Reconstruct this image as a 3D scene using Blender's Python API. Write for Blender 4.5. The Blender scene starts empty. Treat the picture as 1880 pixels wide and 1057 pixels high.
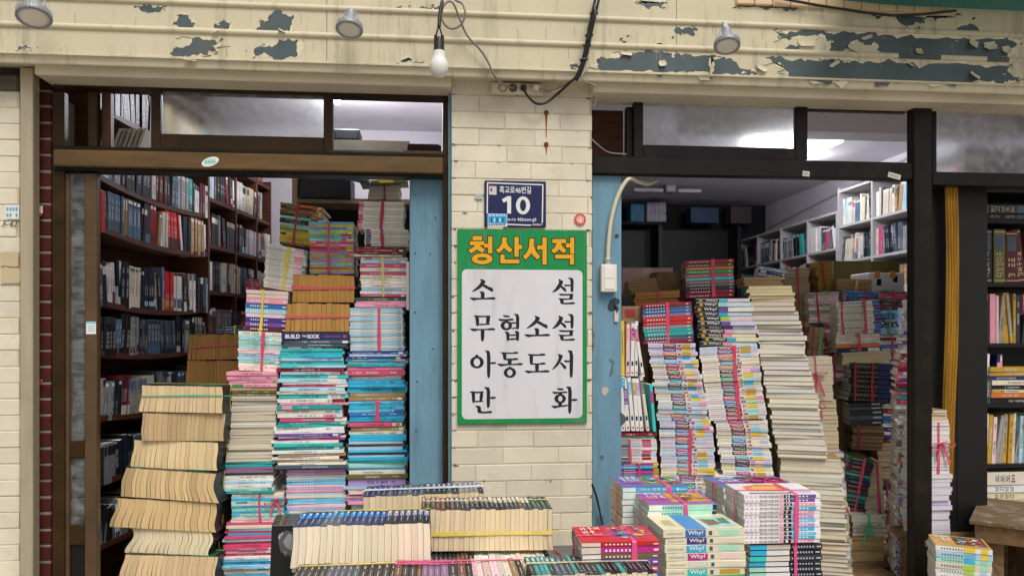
import bpy, math, random
from mathutils import Vector, Matrix, Euler

R = math.radians
rng = random.Random(11)
scene = bpy.context.scene
col = scene.collection

# ------------------------------------------------------------------ camera, sky, sun, exposure
F, HZ, YAW = 1460.0, 610.0, R(5.6)
CAM = Vector((0.0, -3.48, 1.5))
cd = bpy.data.cameras.new("camera")
cam = bpy.data.objects.new("camera", cd)
col.objects.link(cam)
cam.location = CAM
cam.rotation_euler = (R(90), 0, -YAW)
cd.sensor_width = 36
cd.lens = F / 1880 * 36
cd.shift_y = (HZ - 528.5) / 1880
cd.clip_start, cd.clip_end = 0.05, 600
scene.camera = cam

SUN_EL, SUN_AZ = 56, 14            # the sun stands behind the camera, a little to the right, veiled by cloud
world = bpy.data.worlds.new("World")
scene.world = world
world.use_nodes = True
wn = world.node_tree
sky = wn.nodes.new("ShaderNodeTexSky")
sky.sky_type = 'NISHITA'
sky.sun_disc = False
sky.sun_elevation = R(SUN_EL)
sky.sun_rotation = R(180 - SUN_AZ)
sky.dust_density = 4.0
hsv = wn.nodes.new("ShaderNodeHueSaturation")
hsv.inputs["Saturation"].default_value = 0.35
wn.links.new(sky.outputs[0], hsv.inputs["Color"])
wn.links.new(hsv.outputs[0], wn.nodes["Background"].inputs[0])
wn.nodes["Background"].inputs[1].default_value = 0.088

sd = bpy.data.lights.new("sun", 'SUN')
sd.energy, sd.angle, sd.color = 1.95, R(30), (1.0, 0.95, 0.87)
sun = bpy.data.objects.new("sun", sd)
col.objects.link(sun)
sun.location = (2, -8, 9)
sv = Vector((-math.sin(R(SUN_AZ)) * math.cos(R(SUN_EL)), math.cos(R(SUN_AZ)) * math.cos(R(SUN_EL)), -math.sin(R(SUN_EL))))
sun.rotation_euler = sv.to_track_quat('-Z', 'Y').to_euler()

scene.view_settings.view_transform = 'Standard'
scene.view_settings.look = 'None'
scene.view_settings.exposure = 0.2
scene.cycles.use_denoising = True
scene.cycles.max_bounces = 8
scene.cycles.transmission_bounces = 6
scene.cycles.sample_clamp_indirect = 6.0

# ------------------------------------------------------------------ helpers
FW = Vector((math.sin(YAW), math.cos(YAW), 0))
RT = Vector((math.cos(YAW), -math.sin(YAW), 0))

def at(px, py, Y):
    """world point on the plane y = Y that is seen at photo pixel (px, py)"""
    d = FW + RT * ((px - 940) / F) + Vector((0, 0, 1)) * ((HZ - py) / F)
    return CAM + d * ((Y - CAM.y) / d.y)

def hexc(h):
    h = h.lstrip('#')
    out = []
    for i in (0, 2, 4):
        c = int(h[i:i + 2], 16) / 255
        out.append(c / 12.92 if c <= 0.04045 else ((c + 0.055) / 1.055) ** 2.4)
    return tuple(out)

def mul(c, k):
    return tuple(min(1.0, max(0.0, x * k)) for x in c)

def jit(c, a=0.08, r=rng):
    k = 1 + r.uniform(-a, a)
    return tuple(min(1.0, max(0.0, x * k * (1 + r.uniform(-a, a) * .25))) for x in c)

class MB:
    """collects faces; build() links them as ONE mesh object"""
    def __init__(s):
        s.v, s.f, s.m, s.c, s.sm = [], [], [], [], []
    def face(s, pts, m=0, c=(1, 1, 1), smooth=False):
        b = len(s.v)
        s.v.extend(pts)
        s.f.append(tuple(range(b, b + len(pts))))
        s.m.append(m); s.c.append(c); s.sm.append(smooth)
    def grid(s, rows, m=0, c=(1, 1, 1), closed=False, smooth=True):
        b, n = len(s.v), len(rows[0])
        for r in rows:
            s.v.extend(r)
        for i in range(len(rows) - 1):
            for j in range(n if closed else n - 1):
                k = (j + 1) % n
                s.f.append((b + i * n + j, b + i * n + k, b + (i + 1) * n + k, b + (i + 1) * n + j))
                s.m.append(m); s.c.append(c); s.sm.append(smooth)
    def box(s, x0, x1, y0, y1, z0, z1, m=0, c=(1, 1, 1), ch=0.0, M=None):
        if x1 < x0: x0, x1 = x1, x0
        if y1 < y0: y0, y1 = y1, y0
        if z1 < z0: z0, z1 = z1, z0
        ch = min(ch, (x1 - x0) * .45, (y1 - y0) * .45, (z1 - z0) * .45)
        P = (lambda p: M @ Vector(p)) if M is not None else Vector
        X, Yv, Z = (x0, x1), (y0, y1), (z0, z1)
        if ch <= 0:
            q = lambda a, b_, d: P((X[a], Yv[b_], Z[d]))
            for f in (((0,0,0),(0,1,0),(1,1,0),(1,0,0)), ((0,0,1),(1,0,1),(1,1,1),(0,1,1)), ((0,0,0),(1,0,0),(1,0,1),(0,0,1)),
                      ((0,1,0),(0,1,1),(1,1,1),(1,1,0)), ((0,0,0),(0,0,1),(0,1,1),(0,1,0)), ((1,0,0),(1,1,0),(1,1,1),(1,0,1))):
                s.face([q(*k) for k in f], m, c)
            return
        sg = lambda a: (1 if a == 0 else -1) * ch
        b = len(s.v)
        idx = {}
        for a in (0, 1):
            for b_ in (0, 1):
                for d in (0, 1):
                    for ax in range(3):
                        p = [X[a], Yv[b_], Z[d]]
                        o = [sg(a), sg(b_), sg(d)]
                        for k in range(3):
                            if k != ax:
                                p[k] += o[k]
                        idx[(a, b_, d, ax)] = len(s.v)
                        s.v.append(P(p))
        def add(*ks):
            s.f.append(tuple(idx[k] for k in ks)); s.m.append(m); s.c.append(c); s.sm.append(False)
        for a in (0, 1):
            fl = (lambda L: L) if a else (lambda L: L[::-1])
            add(*fl([(a,0,0,0),(a,1,0,0),(a,1,1,0),(a,0,1,0)]))
            add(*fl([(0,a,0,1),(0,a,1,1),(1,a,1,1),(1,a,0,1)]))
            add(*fl([(0,0,a,2),(1,0,a,2),(1,1,a,2),(0,1,a,2)]))
        for a in (0, 1):
            for b_ in (0, 1):
                add((a,b_,0,0),(a,b_,1,0),(a,b_,1,1),(a,b_,0,1))
                add((a,0,b_,0),(a,1,b_,0),(a,1,b_,2),(a,0,b_,2))
                add((0,a,b_,1),(1,a,b_,1),(1,a,b_,2),(0,a,b_,2))
                for d in (0, 1):
                    add((a,b_,d,0),(a,b_,d,1),(a,b_,d,2))
    def tube(s, pts, r, n=8, m=0, c=(1, 1, 1), caps=True, closed=False):
        pts = [Vector(p) for p in pts]
        rs = r if isinstance(r, (list, tuple)) else [r] * len(pts)
        rows, N = [], len(pts)
        up = None
        for i, p in enumerate(pts):
            a = pts[(i - 1) % N] if (closed or i > 0) else p
            b = pts[(i + 1) % N] if (closed or i < N - 1) else p
            t = (b - a).normalized()
            if up is None:
                up = Vector((0, 0, 1)) if abs(t.z) < .9 else Vector((1, 0, 0))
            sd_ = t.cross(up).normalized()
            up = sd_.cross(t).normalized()
            rows.append([p + (sd_ * math.cos(2 * math.pi * k / n) + up * math.sin(2 * math.pi * k / n)) * rs[i] for k in range(n)])
        if closed:
            rows.append(rows[0])
        s.grid(rows, m, c, True)
        if caps and not closed:
            s.face(rows[0][::-1], m, c); s.face(rows[-1], m, c)
    def lathe(s, prof, n=24, m=0, c=(1, 1, 1), M=None, caps=True):
        P = (lambda p: M @ Vector(p)) if M is not None else Vector
        rows = [[P((r * math.cos(2 * math.pi * k / n), r * math.sin(2 * math.pi * k / n), z)) for k in range(n)] for r, z in prof]
        s.grid(rows, m, c, True)
        if caps:
            s.face(rows[0][::-1], m, c); s.face(rows[-1], m, c)
    def prect(s, x0, x1, y0, y1, Y0, Y1, m=0, c=(1, 1, 1), ch=0.0):
        """box whose front face (on plane Y0) fills the photo rectangle x0..x1, y0..y1"""
        xm, ym = (x0 + x1) / 2, (y0 + y1) / 2
        s.box(at(x0, ym, Y0).x, at(x1, ym, Y0).x, Y0, Y1, at(xm, y1, Y0).z, at(xm, y0, Y0).z, m, c, ch)
    def build(s, name, mats, parent=None, M=None):
        me = bpy.data.meshes.new(name)
        me.from_pydata([tuple(v) for v in s.v], [], s.f)
        for mm in mats if isinstance(mats, (list, tuple)) else [mats]:
            me.materials.append(mm)
        me.polygons.foreach_set("material_index", s.m)
        me.polygons.foreach_set("use_smooth", s.sm)
        at_ = me.color_attributes.new("Col", 'FLOAT_COLOR', 'CORNER')
        buf = []
        for f, c in zip(s.f, s.c):
            buf.extend((c[0], c[1], c[2], 1.0) * len(f))
        at_.data.foreach_set("color", buf)
        me.update()
        o = bpy.data.objects.new(name, me)
        col.objects.link(o)
        if parent is not None:
            o.parent = parent
        if M is not None:
            o.matrix_basis = M
        return o

def tag(o, label, cat, group=None):
    o["label"], o["category"], o["kind"] = label, cat, "thing"
    if group:
        o["group"] = group
    return o

def thing(name, label, cat, loc=(0, 0, 0), rot=(0, 0, 0), group=None):
    o = bpy.data.objects.new(name, None)
    col.objects.link(o)
    o.location = loc
    o.rotation_euler = rot
    o.empty_display_size = .05
    return tag(o, label, cat, group)

def struct(o):
    o["kind"] = "structure"
    return o

# ------------------------------------------------------------------ materials
def mat(name, c=None, rough=.6, var=.12, scale=6.0, bump=.15, bscale=40, stretch=(1, 1, 1), metal=0.0, spec=.4, dirt=None, dirt_amt=.0, dscale=3.0, streak=False):
    """procedural surface; c None reads the colour painted on each face (the thing's own colours)"""
    m = bpy.data.materials.new(name)
    m.use_nodes = True
    nt = m.node_tree
    b = nt.nodes["Principled BSDF"]
    tc = nt.nodes.new("ShaderNodeTexCoord")
    mp = nt.nodes.new("ShaderNodeMapping")
    mp.inputs["Scale"].default_value = stretch
    nt.links.new(tc.outputs["Object"], mp.inputs[0])
    n1 = nt.nodes.new("ShaderNodeTexNoise")
    n1.inputs["Scale"].default_value = scale
    n1.inputs["Detail"].default_value = 6
    nt.links.new(mp.outputs[0], n1.inputs["Vector"])
    mr = nt.nodes.new("ShaderNodeMapRange")
    mr.inputs["From Min"].default_value, mr.inputs["From Max"].default_value = .3, .7
    mr.inputs["To Min"].default_value, mr.inputs["To Max"].default_value = 1 - var, 1 + var
    nt.links.new(n1.outputs[0], mr.inputs[0])
    vm = nt.nodes.new("ShaderNodeVectorMath")
    vm.operation = 'SCALE'
    if c is None:
        ca = nt.nodes.new("ShaderNodeVertexColor")
        ca.layer_name = "Col"
        nt.links.new(ca.outputs[0], vm.inputs[0])
    else:
        vm.inputs[0].default_value = c
    nt.links.new(mr.outputs[0], vm.inputs["Scale"])
    out = vm.outputs[0]
    if dirt is not None:
        n2 = nt.nodes.new("ShaderNodeTexNoise")
        n2.inputs["Scale"].default_value = dscale
        n2.inputs["Detail"].default_value = 8
        n2.inputs["Roughness"].default_value = .65
        if streak:
            mp2 = nt.nodes.new("ShaderNodeMapping")
            mp2.inputs["Scale"].default_value = (6, 6, .7)
            nt.links.new(tc.outputs["Object"], mp2.inputs[0])
            nt.links.new(mp2.outputs[0], n2.inputs["Vector"])
        else:
            nt.links.new(tc.outputs["Object"], n2.inputs["Vector"])
        r2 = nt.nodes.new("ShaderNodeMapRange")
        r2.inputs["From Min"].default_value, r2.inputs["From Max"].default_value = .52, .75
        r2.inputs["To Max"].default_value = dirt_amt
        nt.links.new(n2.outputs[0], r2.inputs[0])
        mx = nt.nodes.new("ShaderNodeMix")
        mx.data_type = 'RGBA'
        mx.inputs[7].default_value = (*dirt, 1)
        nt.links.new(r2.outputs[0], mx.inputs[0])
        nt.links.new(out, mx.inputs[6])
        out = mx.outputs[2]
    nt.links.new(out, b.inputs["Base Color"])
    b.inputs["Roughness"].default_value = rough
    b.inputs["Metallic"].default_value = metal
    b.inputs["Specular IOR Level"].default_value = spec
    if bump:
        n3 = nt.nodes.new("ShaderNodeTexNoise")
        n3.inputs["Scale"].default_value = bscale
        n3.inputs["Detail"].default_value = 5
        nt.links.new(mp.outputs[0], n3.inputs["Vector"])
        bp = nt.nodes.new("ShaderNodeBump")
        bp.inputs["Strength"].default_value = bump
        bp.inputs["Distance"].default_value = .004
        nt.links.new(n3.outputs[0], bp.inputs["Height"])
        nt.links.new(bp.outputs[0], b.inputs["Normal"])
    return m

def emit(name, c, s):
    m = bpy.data.materials.new(name)
    m.use_nodes = True
    b = m.node_tree.nodes["Principled BSDF"]
    b.inputs["Base Color"].default_value = (*c, 1)
    b.inputs["Emission Color"].default_value = (*c, 1)
    b.inputs["Emission Strength"].default_value = s
    return m

def glass(name, c, rough, bump=0.0, bscale=60, alpha=None):
    m = bpy.data.materials.new(name)
    m.use_nodes = True
    nt = m.node_tree
    b = nt.nodes["Principled BSDF"]
    b.inputs["Base Color"].default_value = (*c, 1)
    b.inputs["Roughness"].default_value = rough
    b.inputs["Transmission Weight"].default_value = .93
    b.inputs["Specular IOR Level"].default_value = .3
    b.inputs["IOR"].default_value = 1.2
    dn = nt.nodes.new("ShaderNodeTexNoise")
    dn.inputs["Scale"].default_value, dn.inputs["Detail"].default_value = 26, 10
    dt = nt.nodes.new("ShaderNodeTexCoord")
    nt.links.new(dt.outputs["Object"], dn.inputs["Vector"])
    dm = nt.nodes.new("ShaderNodeMapRange")
    dm.inputs["From Min"].default_value, dm.inputs["From Max"].default_value = .42, .72
    dm.inputs["To Min"].default_value, dm.inputs["To Max"].default_value = .96, .84
    nt.links.new(dn.outputs[0], dm.inputs[0])
    nt.links.new(dm.outputs[0], b.inputs["Transmission Weight"])
    if bump:
        n = nt.nodes.new("ShaderNodeTexVoronoi")
        n.inputs["Scale"].default_value = bscale
        tc = nt.nodes.new("ShaderNodeTexCoord")
        nt.links.new(tc.outputs["Object"], n.inputs["Vector"])
        bp = nt.nodes.new("ShaderNodeBump")
        bp.inputs["Strength"].default_value = bump
        bp.inputs["Distance"].default_value = .003
        nt.links.new(n.outputs[0], bp.inputs["Height"])
        nt.links.new(bp.outputs[0], b.inputs["Normal"])
    return m

M_cover = mat("printed_cover", None, .42, .07, 30, .05, 60, spec=.45)
M_page = mat("page_edges", None, .9, .13, 1.0, .3, 2.0, stretch=(3, 3, 420), spec=.1)
M_cream = mat("cream_paint", hexc('d8cdb4'), .62, .08, 5, .3, 70, dirt=hexc('8a8068'), dirt_amt=.42, dscale=2.2)
M_fascia = mat("cream_enamel", hexc('cdc3a6'), .55, .06, 4, .18, 70, dirt=hexc('7a745c'), dirt_amt=.72, dscale=2.8, streak=True)
M_bare = mat("bare_weathered_metal", hexc('4b585b'), .5, .2, 5, .1, 60, dirt=hexc('6f675e'), dirt_amt=.7, dscale=1.6)
M_brown = mat("brown_aluminium", hexc('35240f'), .42, .2, 9, .06, 120, spec=.2, dirt=hexc('5c4726'), dirt_amt=.3, dscale=6)
M_brown_lit = mat("worn_brown_rail_lit", hexc('60471f'), .42, .3, 4, .08, 60, stretch=(1, 4, 8), spec=.5, dirt=hexc('33291b'), dirt_amt=.6, dscale=5)  # worn frame brown, its colour lightened as if lit from above
M_dark = mat("dark_brown_frame", hexc('17120d'), .42, .2, 9, .06, 120, spec=.25, dirt=hexc('40362a'), dirt_amt=.3, dscale=7)
M_blue = mat("blue_painted_wood", hexc('6c93a8'), .72, .1, 4, .3, 40, stretch=(4, 4, .9), dirt=hexc('4f6470'), dirt_amt=.7, dscale=3.0, streak=True)
M_steel = mat("brushed_steel", hexc('b8aa90'), .45, .1, 4, .05, 80, stretch=(8, 8, .6), metal=.35, dirt=hexc('6c6355'), dirt_amt=.35)
M_redbrick = mat("red_brick", hexc('4c1712'), .8, .3, 12, .4, 60)
M_mortar = mat("mortar", hexc('8d8579'), .95, .15, 20, .5, 90)
M_shelfwood = mat("mahogany_wood", hexc('552f1e'), .5, .3, 6, .1, 40, stretch=(1, 1, 9))
M_whiteshelf = mat("white_laminate", hexc('b2afb0'), .6, .06, 5, .05, 40)
M_blackwood = mat("black_wood", hexc('131110'), .5, .2, 6, .1, 40)
M_oldwood = mat("weathered_table_wood", hexc('7a5f41'), .8, .3, 5, .4, 40, stretch=(1, 9, 9), dirt=hexc('cbbfa8'), dirt_amt=.5, dscale=8)
M_plain = mat("painted_surface", None, .5, .06, 8, .06, 60)
M_gloss = mat("smooth_plastic", None, .3, .03, 8, 0, 60, spec=.5)
M_print = mat("sign_print", None, .35, .03, 3, 0, 60, spec=.4)
M_sign = mat("weathered_sign", None, .38, .05, 2.5, .04, 30, spec=.4, dirt=hexc('8f8b80'), dirt_amt=.3, dscale=2.2, streak=True)
M_ribbon = mat("plastic_ribbon", None, .35, .12, 60, .3, 200, stretch=(1, 1, 1), spec=.5)
M_wall = mat("white_plaster", hexc('cfcbd2'), .85, .05, 4, .2, 60)
M_ceil = mat("grey_plaster", hexc('e2dfe6'), .9, .06, 3, .2, 40)
M_floor = mat("worn_concrete", hexc('7d766c'), .85, .15, 3, .3, 40)
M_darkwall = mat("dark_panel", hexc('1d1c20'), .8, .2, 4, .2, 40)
M_rust = mat("rust", hexc('8c4414'), .9, .3, 60, .3, 120)
M_tile = mat("peach_tile", hexc('dcc09a'), .5, .06, 10, .1, 50)
M_card = mat("cardboard", None, .85, .1, 10, .15, 80)
G_frost = glass("frosted_glass", (.95, .98, 1.0), .24, .05, 110)
G_clear = glass("dirty_glass", (.75, .78, .78), .12)
E_tube = emit("fluorescent_diffuser", (1.0, .98, 1.0), 7)
E_bulb = emit("lit_bulb", (1.0, .93, .8), 20)

# ------------------------------------------------------------------ text meshes
_tc = {}
def text_geo(s, bold=0.0):
    """(points, faces, width) of lettering, lower-case baseline at 0, one unit of type size"""
    k = (s, bold)
    if k not in _tc:
        cu = bpy.data.curves.new("lettering", 'FONT')
        cu.body, cu.offset, cu.resolution_u = s, bold, 3
        ob = bpy.data.objects.new("lettering", cu)
        col.objects.link(ob)
        dg = bpy.context.evaluated_depsgraph_get()
        me = bpy.data.meshes.new_from_object(ob.evaluated_get(dg))
        vs = [(v.co.x, v.co.y) for v in me.vertices]
        fs = [tuple(p.vertices) for p in me.polygons]
        bpy.data.objects.remove(ob)
        bpy.data.curves.remove(cu)
        bpy.data.meshes.remove(me)
        x0 = min((v[0] for v in vs), default=0); x1 = max((v[0] for v in vs), default=1)
        y0 = min((v[1] for v in vs), default=0); y1 = max((v[1] for v in vs), default=1)
        _tc[k] = ([((x - x0), (y - y0)) for x, y in vs], fs, x1 - x0, y1 - y0)
    return _tc[k]

def put_text(mb, s, fn, u0, v0, h, c, m=0, bold=0.0, w=None, mirror=False):
    """lettering h high from (u0, v0); fn maps (u, v) to a point; w squeezes it to a width"""
    vs, fs, tw, th = text_geo(s, bold)
    kx = (w / tw) if w else h / th
    ky = h / th
    b = len(mb.v)
    mb.v.extend([fn(u0 + x * kx, v0 + y * ky) for x, y in vs])
    for f in fs:
        mb.f.append(tuple(b + i for i in f)); mb.m.append(m); mb.c.append(c); mb.sm.append(False)

# ------------------------------------------------------------------ books
NAMED = {k: hexc(v) for k, v in {
    'white': 'e8e6e2', 'ivory': 'dcd3c0', 'cream': 'd8c8a4', 'pink': 'e79bb0', 'rose': 'cf4f74', 'magenta': 'bd2f86', 'red': 'c02a2c', 'crimson': '8d1f33',
    'orange': 'e07a35', 'yellow': 'e6c73a', 'lime': 'a9cf4e', 'green': '3e9a55', 'dark green': '215b3c', 'teal': '2a9c9a', 'turquoise': '3fc4bf', 'cyan': '35b3da',
    'sky blue': '73bfe2', 'pale blue': 'a9cadd', 'blue': '2f6fb7', 'navy': '222c5c', 'indigo': '3b3787', 'purple': '6f4a9c', 'lilac': 'b49ad0', 'mauve': '8f6f92',
    'brown': '6b4a33', 'tan': 'a98a5e', 'olive': '6f6a38', 'grey': '8a8c90', 'slate': '4e5a69', 'black': '1a1a1d', 'charcoal': '34343a', 'maroon': '5a1f25', 'gold': 'c09a3a', 'ink': '1b2233', 'steel blue': '56718f', 'off-white': 'd3d0c8', 'dusty': '9c978e', 'pale pink': 'ecc9cc', 'mint': 'a5dcc6'}.items()}
PG_W, PG_C, PG_B = hexc('e4dfd2'), hexc('ead9ba'), hexc('a57d45')

def book(mb, M, L, W, T, cov, pg, marks=(), texts=(), art=(), bend=None, nseg=1, spine=None, ct=.0009):
    """one book: spine along X at y=0, fore-edge at y=W, thickness along Z; M places it"""
    h = L / 2
    r = min(.0022, T * .13)
    hp = h - .0008
    bd = bend or (lambda y: 0.0)
    P = lambda x, y, z: M @ Vector((x, y, z + bd(y)))
    ys = [r + (W - r) * i / nseg for i in range(nseg + 1)]
    sp = spine or cov
    sm = nseg > 1
    for i in range(nseg):
        a, b = ys[i], ys[i + 1]
        bb = b - (.0008 if i == nseg - 1 else 0)
        for sx, x, xp in ((-1, -h, -hp), (1, h, hp)):
            q = [P(xp, a, ct), P(xp, bb, ct), P(xp, bb, T - ct), P(xp, a, T - ct)]
            mb.face(q if sx > 0 else q[::-1], 1, pg, False)
            for z0, z1 in ((0, ct), (T - ct, T)):
                q = [P(x, a, z0), P(x, b, z0), P(x, b, z1), P(x, a, z1)]
                mb.face(q if sx > 0 else q[::-1], 0, cov)
        mb.face([P(-h, a, T), P(h, a, T), P(h, b, T), P(-h, b, T)], 0, cov, sm)
        mb.face([P(-h, b, 0), P(h, b, 0), P(h, a, 0), P(-h, a, 0)], 0, cov, sm)
    wp = W - .0008
    mb.face([P(hp, wp, ct), P(-hp, wp, ct), P(-hp, wp, T - ct), P(hp, wp, T - ct)], 1, pg)
    for z0, z1 in ((0, ct), (T - ct, T)):
        mb.face([P(h, W, z0), P(-h, W, z0), P(-h, W, z1), P(h, W, z1)], 0, cov)
    e = r * .7
    mb.face([P(-h, 0, e), P(h, 0, e), P(h, 0, T - e), P(-h, 0, T - e)], 0, sp)
    mb.face([P(-h, 0, T - e), P(h, 0, T - e), P(h, r, T), P(-h, r, T)], 0, sp, True)
    mb.face([P(h, 0, e), P(-h, 0, e), P(-h, r, 0), P(h, r, 0)], 0, sp, True)
    mb.face([P(h, r, 0), P(h, r, T), P(h, 0, T - e), P(h, 0, e)], 0, sp)
    mb.face([P(-h, r, 0), P(-h, 0, e), P(-h, 0, T - e), P(-h, r, T)], 0, sp)
    e2 = min(e, T * .08)
    lay = 0
    for (u0, u1, v0, v1, c) in marks:
        lay += 1
        d = -.00025 - .00004 * lay
        z0, z1 = e2 + (T - 2 * e2) * v0, e2 + (T - 2 * e2) * v1
        z0, z1 = max(z0, e), min(z1, T - e)
        if z1 > z0:
            mb.face([P(u0 * L, d, z0), P(u1 * L, d, z0), P(u1 * L, d, z1), P(u0 * L, d, z1)], 0, c)
    for (s, u, v, hh, c, bold, w) in texts:
        d = -.0016 if False else -.0011
        put_text(mb, s, lambda a, b_: P(a, d, b_), u * L, v * T, hh * T, c, 0, bold, w * L if w else None)
    for k, (poly, c) in enumerate(art):
        mb.face([P(x * L, y * W, T + .0003 + .00012 * k) for x, y in poly], 0, c)

def glyphs(u0, u1, c, r, v0=.28, v1=.72, n=None, gap=.22):
    """illegible small title marks along a spine, built up like syllable blocks"""
    n = n or max(4, int((u1 - u0) * 38))
    out, w, h = [], (u1 - u0) / n, v1 - v0
    for i in range(n):
        if r.random() < .14:
            continue
        a = u0 + w * i
        b = a + w * (1 - gap)
        q = lambda x0, x1, y0, y1: out.append((a + (b - a) * x0, a + (b - a) * x1, v0 + h * y0, v0 + h * y1, c))
        k = r.randrange(5)
        if k == 0:
            q(0, .55, .82, 1); q(0, .16, .4, .82); q(0, .55, .25, .4); q(.78, .95, 0, 1)
        elif k == 1:
            q(.1, .9, .8, 1); q(.1, .9, .42, .58); q(.42, .58, .2, .42); q(0, 1, .0, .2)
        elif k == 2:
            q(0, .5, .8, 1); q(.35, .5, .3, .8); q(.72, .9, .25, 1); q(.2, .9, 0, .16)
        elif k == 3:
            q(.2, .8, .75, 1); q(.0, 1, .4, .55); q(.42, .58, 0, .4)
        else:
            q(0, .5, .15, .3); q(0, .15, .3, .9); q(.35, .5, .3, .9); q(.72, .9, 0, 1); q(.55, .72, .45, .6)
    return out

def dots(u0, u1, c, n=7, v0=.35, v1=.6):
    w = (u1 - u0) / n
    return [(u0 + w * i, u0 + w * (i + .5), v0, v1, c) for i in range(n)]
# ------------------------------------------------------------------ kinds of book (each returns how one copy looks)
W_, K_ = hexc('eceae6'), hexc('18181c')

def s_mixed(pal, title=1.0, block=.5, pg=PG_W):
    def f(i, n, r):
        cn = r.choice(pal)
        c = jit(NAMED[cn], .15, r)
        dark = sum(c) < .9
        ink = W_ if dark else K_
        mk = []
        if r.random() < block:
            a = r.choice([-.5, -.42, .2, .32])
            c2 = jit(NAMED[r.choice(pal)], .1, r)
            mk.append((a, min(.5, a + r.uniform(.12, .3)), 0, 1, c2))
        if r.random() < .3:
            mk.append((.38, .46, .1, .9, W_ if r.random() < .6 else NAMED[r.choice(pal)]))
        if r.random() < title:
            a = r.uniform(-.4, -.1)
            mk += glyphs(a, a + r.uniform(.25, .45), ink, r)
            if r.random() < .4:
                mk += glyphs(.25, .36, ink, r, n=3)
        return dict(cov=c, pg=jit(pg, .06, r), marks=mk, cname=cn)
    return f

def s_fore(pal, pg=PG_W, thick=.0011):
    """fore-edge turned to the viewer: pages between two thin cover edges"""
    def f(i, n, r):
        cn = r.choice(pal)
        return dict(cov=jit(NAMED[cn], .15, r), pg=jit(pg, .09, r), cname=cn, ct=thick)
    return f

def s_manga(pg=PG_C, pal=('black', 'charcoal', 'navy', 'slate'), label=None, mixpg=None, end='black'):
    """comic paperback seen from its head, spine up; a label block near each spine's front end"""
    def f(i, n, r):
        cn = pal[int(i / n * len(pal)) % len(pal)] if r.random() < .8 else r.choice(pal)
        c = jit(NAMED[cn if i < n - 1 else end], .2, r)
        mk = []
        if label is not None:
            k = label[int(i / n * len(label)) % len(label)]
            mk = [(.02, .46, .06, .94, k), (.1, .2, .2, .8, mul(k, 1.6)), (.26, .4, .35, .65, W_), (-.32, -.04, .44, .56, hexc('c9c9cc'))] if k is not None else [(.2, .36, .38, .62, hexc('b9b6b4')), (-.3, .05, .44, .56, hexc('c4c2c2')), (-.45, -.38, .3, .7, hexc('8d8a88'))]
        p = mixpg if (mixpg is not None and r.random() < .3) else pg
        p = jit(p, .10, r)
        return dict(cov=c if i in (0, n - 1) else mul(p, r.choice([.35, .6, .7, .75, .8])), spine=c, pg=p, marks=mk, cname=cn, ct=.00045)
    return f

WHY = ['blue', 'magenta', 'crimson', 'teal', 'navy', 'red', 'purple', 'cyan', 'rose', 'sky blue', 'dark green', 'maroon', 'orange']
def s_why(big=False, dark=False, u=-.2):
    def f(i, n, r):
        cn = WHY[(i * 5 + r.randrange(3)) % len(WHY)]
        c = NAMED[cn]
        base = jit(hexc(r.choice(['e0dcd6', 'e0dcd6', 'e3e0da', 'cfcbe0', 'c6d8e2', 'e2dcb8', 'd8c6cc'])), .05, r)
        a = u + r.uniform(-.02, .02)
        wd = .28 if not big else .215
        mk = []
        if dark:
            mk = [(-.5, a + wd, 0, 1, jit(NAMED['black'], .1, r)), (a + wd, a + wd + .16, 0, 1, jit(NAMED[r.choice(['mint', 'lime', 'purple', 'pink', 'cyan', 'green'])], .1, r))]
            mk += [(-.44, -.38, .15, .85, NAMED['gold'])]
        else:
            mk = dots(-.46, a - .04, hexc('8a8a90'), 7)
            mk.append((a, a + wd, 0, 1, c))
            x = a + wd + .03
            for k in range(3):
                mk.append((x, x + .025, .1 + r.random() * .3, .9 - r.random() * .3, jit(NAMED[r.choice(['grey', 'orange', 'rose', 'brown', 'slate', 'pink'])], .2, r)))
                x += .022
            if r.random() < .8:
                mk.append((x + .02, x + .2, 0, 1, NAMED[r.choice(['pale blue', 'mint', 'sky blue', 'yellow', 'sky blue', 'gold', 'pale pink', 'cyan'])]))
            if r.random() < .3:
                mk.append((.34, .5, 0, 1, NAMED[r.choice(['yellow', 'lilac', 'pale blue', 'pink'])]))
            mk += dots(.36, .47, hexc('c9a0a8'), 3)
        t = [("Why?", a + wd * .1, .2, .62, W_, .02, wd * .8)]
        cov = base if not dark else jit(hexc('4a463f'), .1, r)
        return dict(cov=cov, spine=base, pg=jit(PG_W, .05, r), marks=mk, texts=t, cname=('black' if dark else cn) + '-labelled white')
    return f

def s_series(bases, ink=W_, pg=PG_W, title=(-.42, .05), end=(.38, .47), extra=None):
    """a set: the same lettering on spines of changing colour"""
    def f(i, n, r):
        cn = bases[i % len(bases)]
        c = jit(NAMED[cn], .06, r)
        mk = dots(title[0], title[1], ink, 8, .3, .68)
        if end:
            mk += [(end[0], end[1], .35, .65, ink)]
        if extra:
            mk += [(e[0], e[1], 0, 1, jit(NAMED[r.choice(e[2])], .1, r)) for e in extra]
        return dict(cov=c, pg=jit(pg, .06, r), marks=mk, cname=cn)
    return f

def s_plain(cns, pg=PG_W, ink=K_, endc=None):
    def f(i, n, r):
        cn = cns[i % len(cns)]
        mk = glyphs(-.35, .1, ink, r)
        if endc:
            mk += [(.3, .5, 0, 1, NAMED[r.choice(endc)])]
        return dict(cov=jit(NAMED[cn], .08, r), pg=jit(pg, .06, r), marks=mk, cname=cn)
    return f

# ------------------------------------------------------------------ ribbon
PINK, HOT, YEL, GRN = hexc('d24a66'), hexc('e0568c'), hexc('e2cf3a'), hexc('58b48a')

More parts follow.
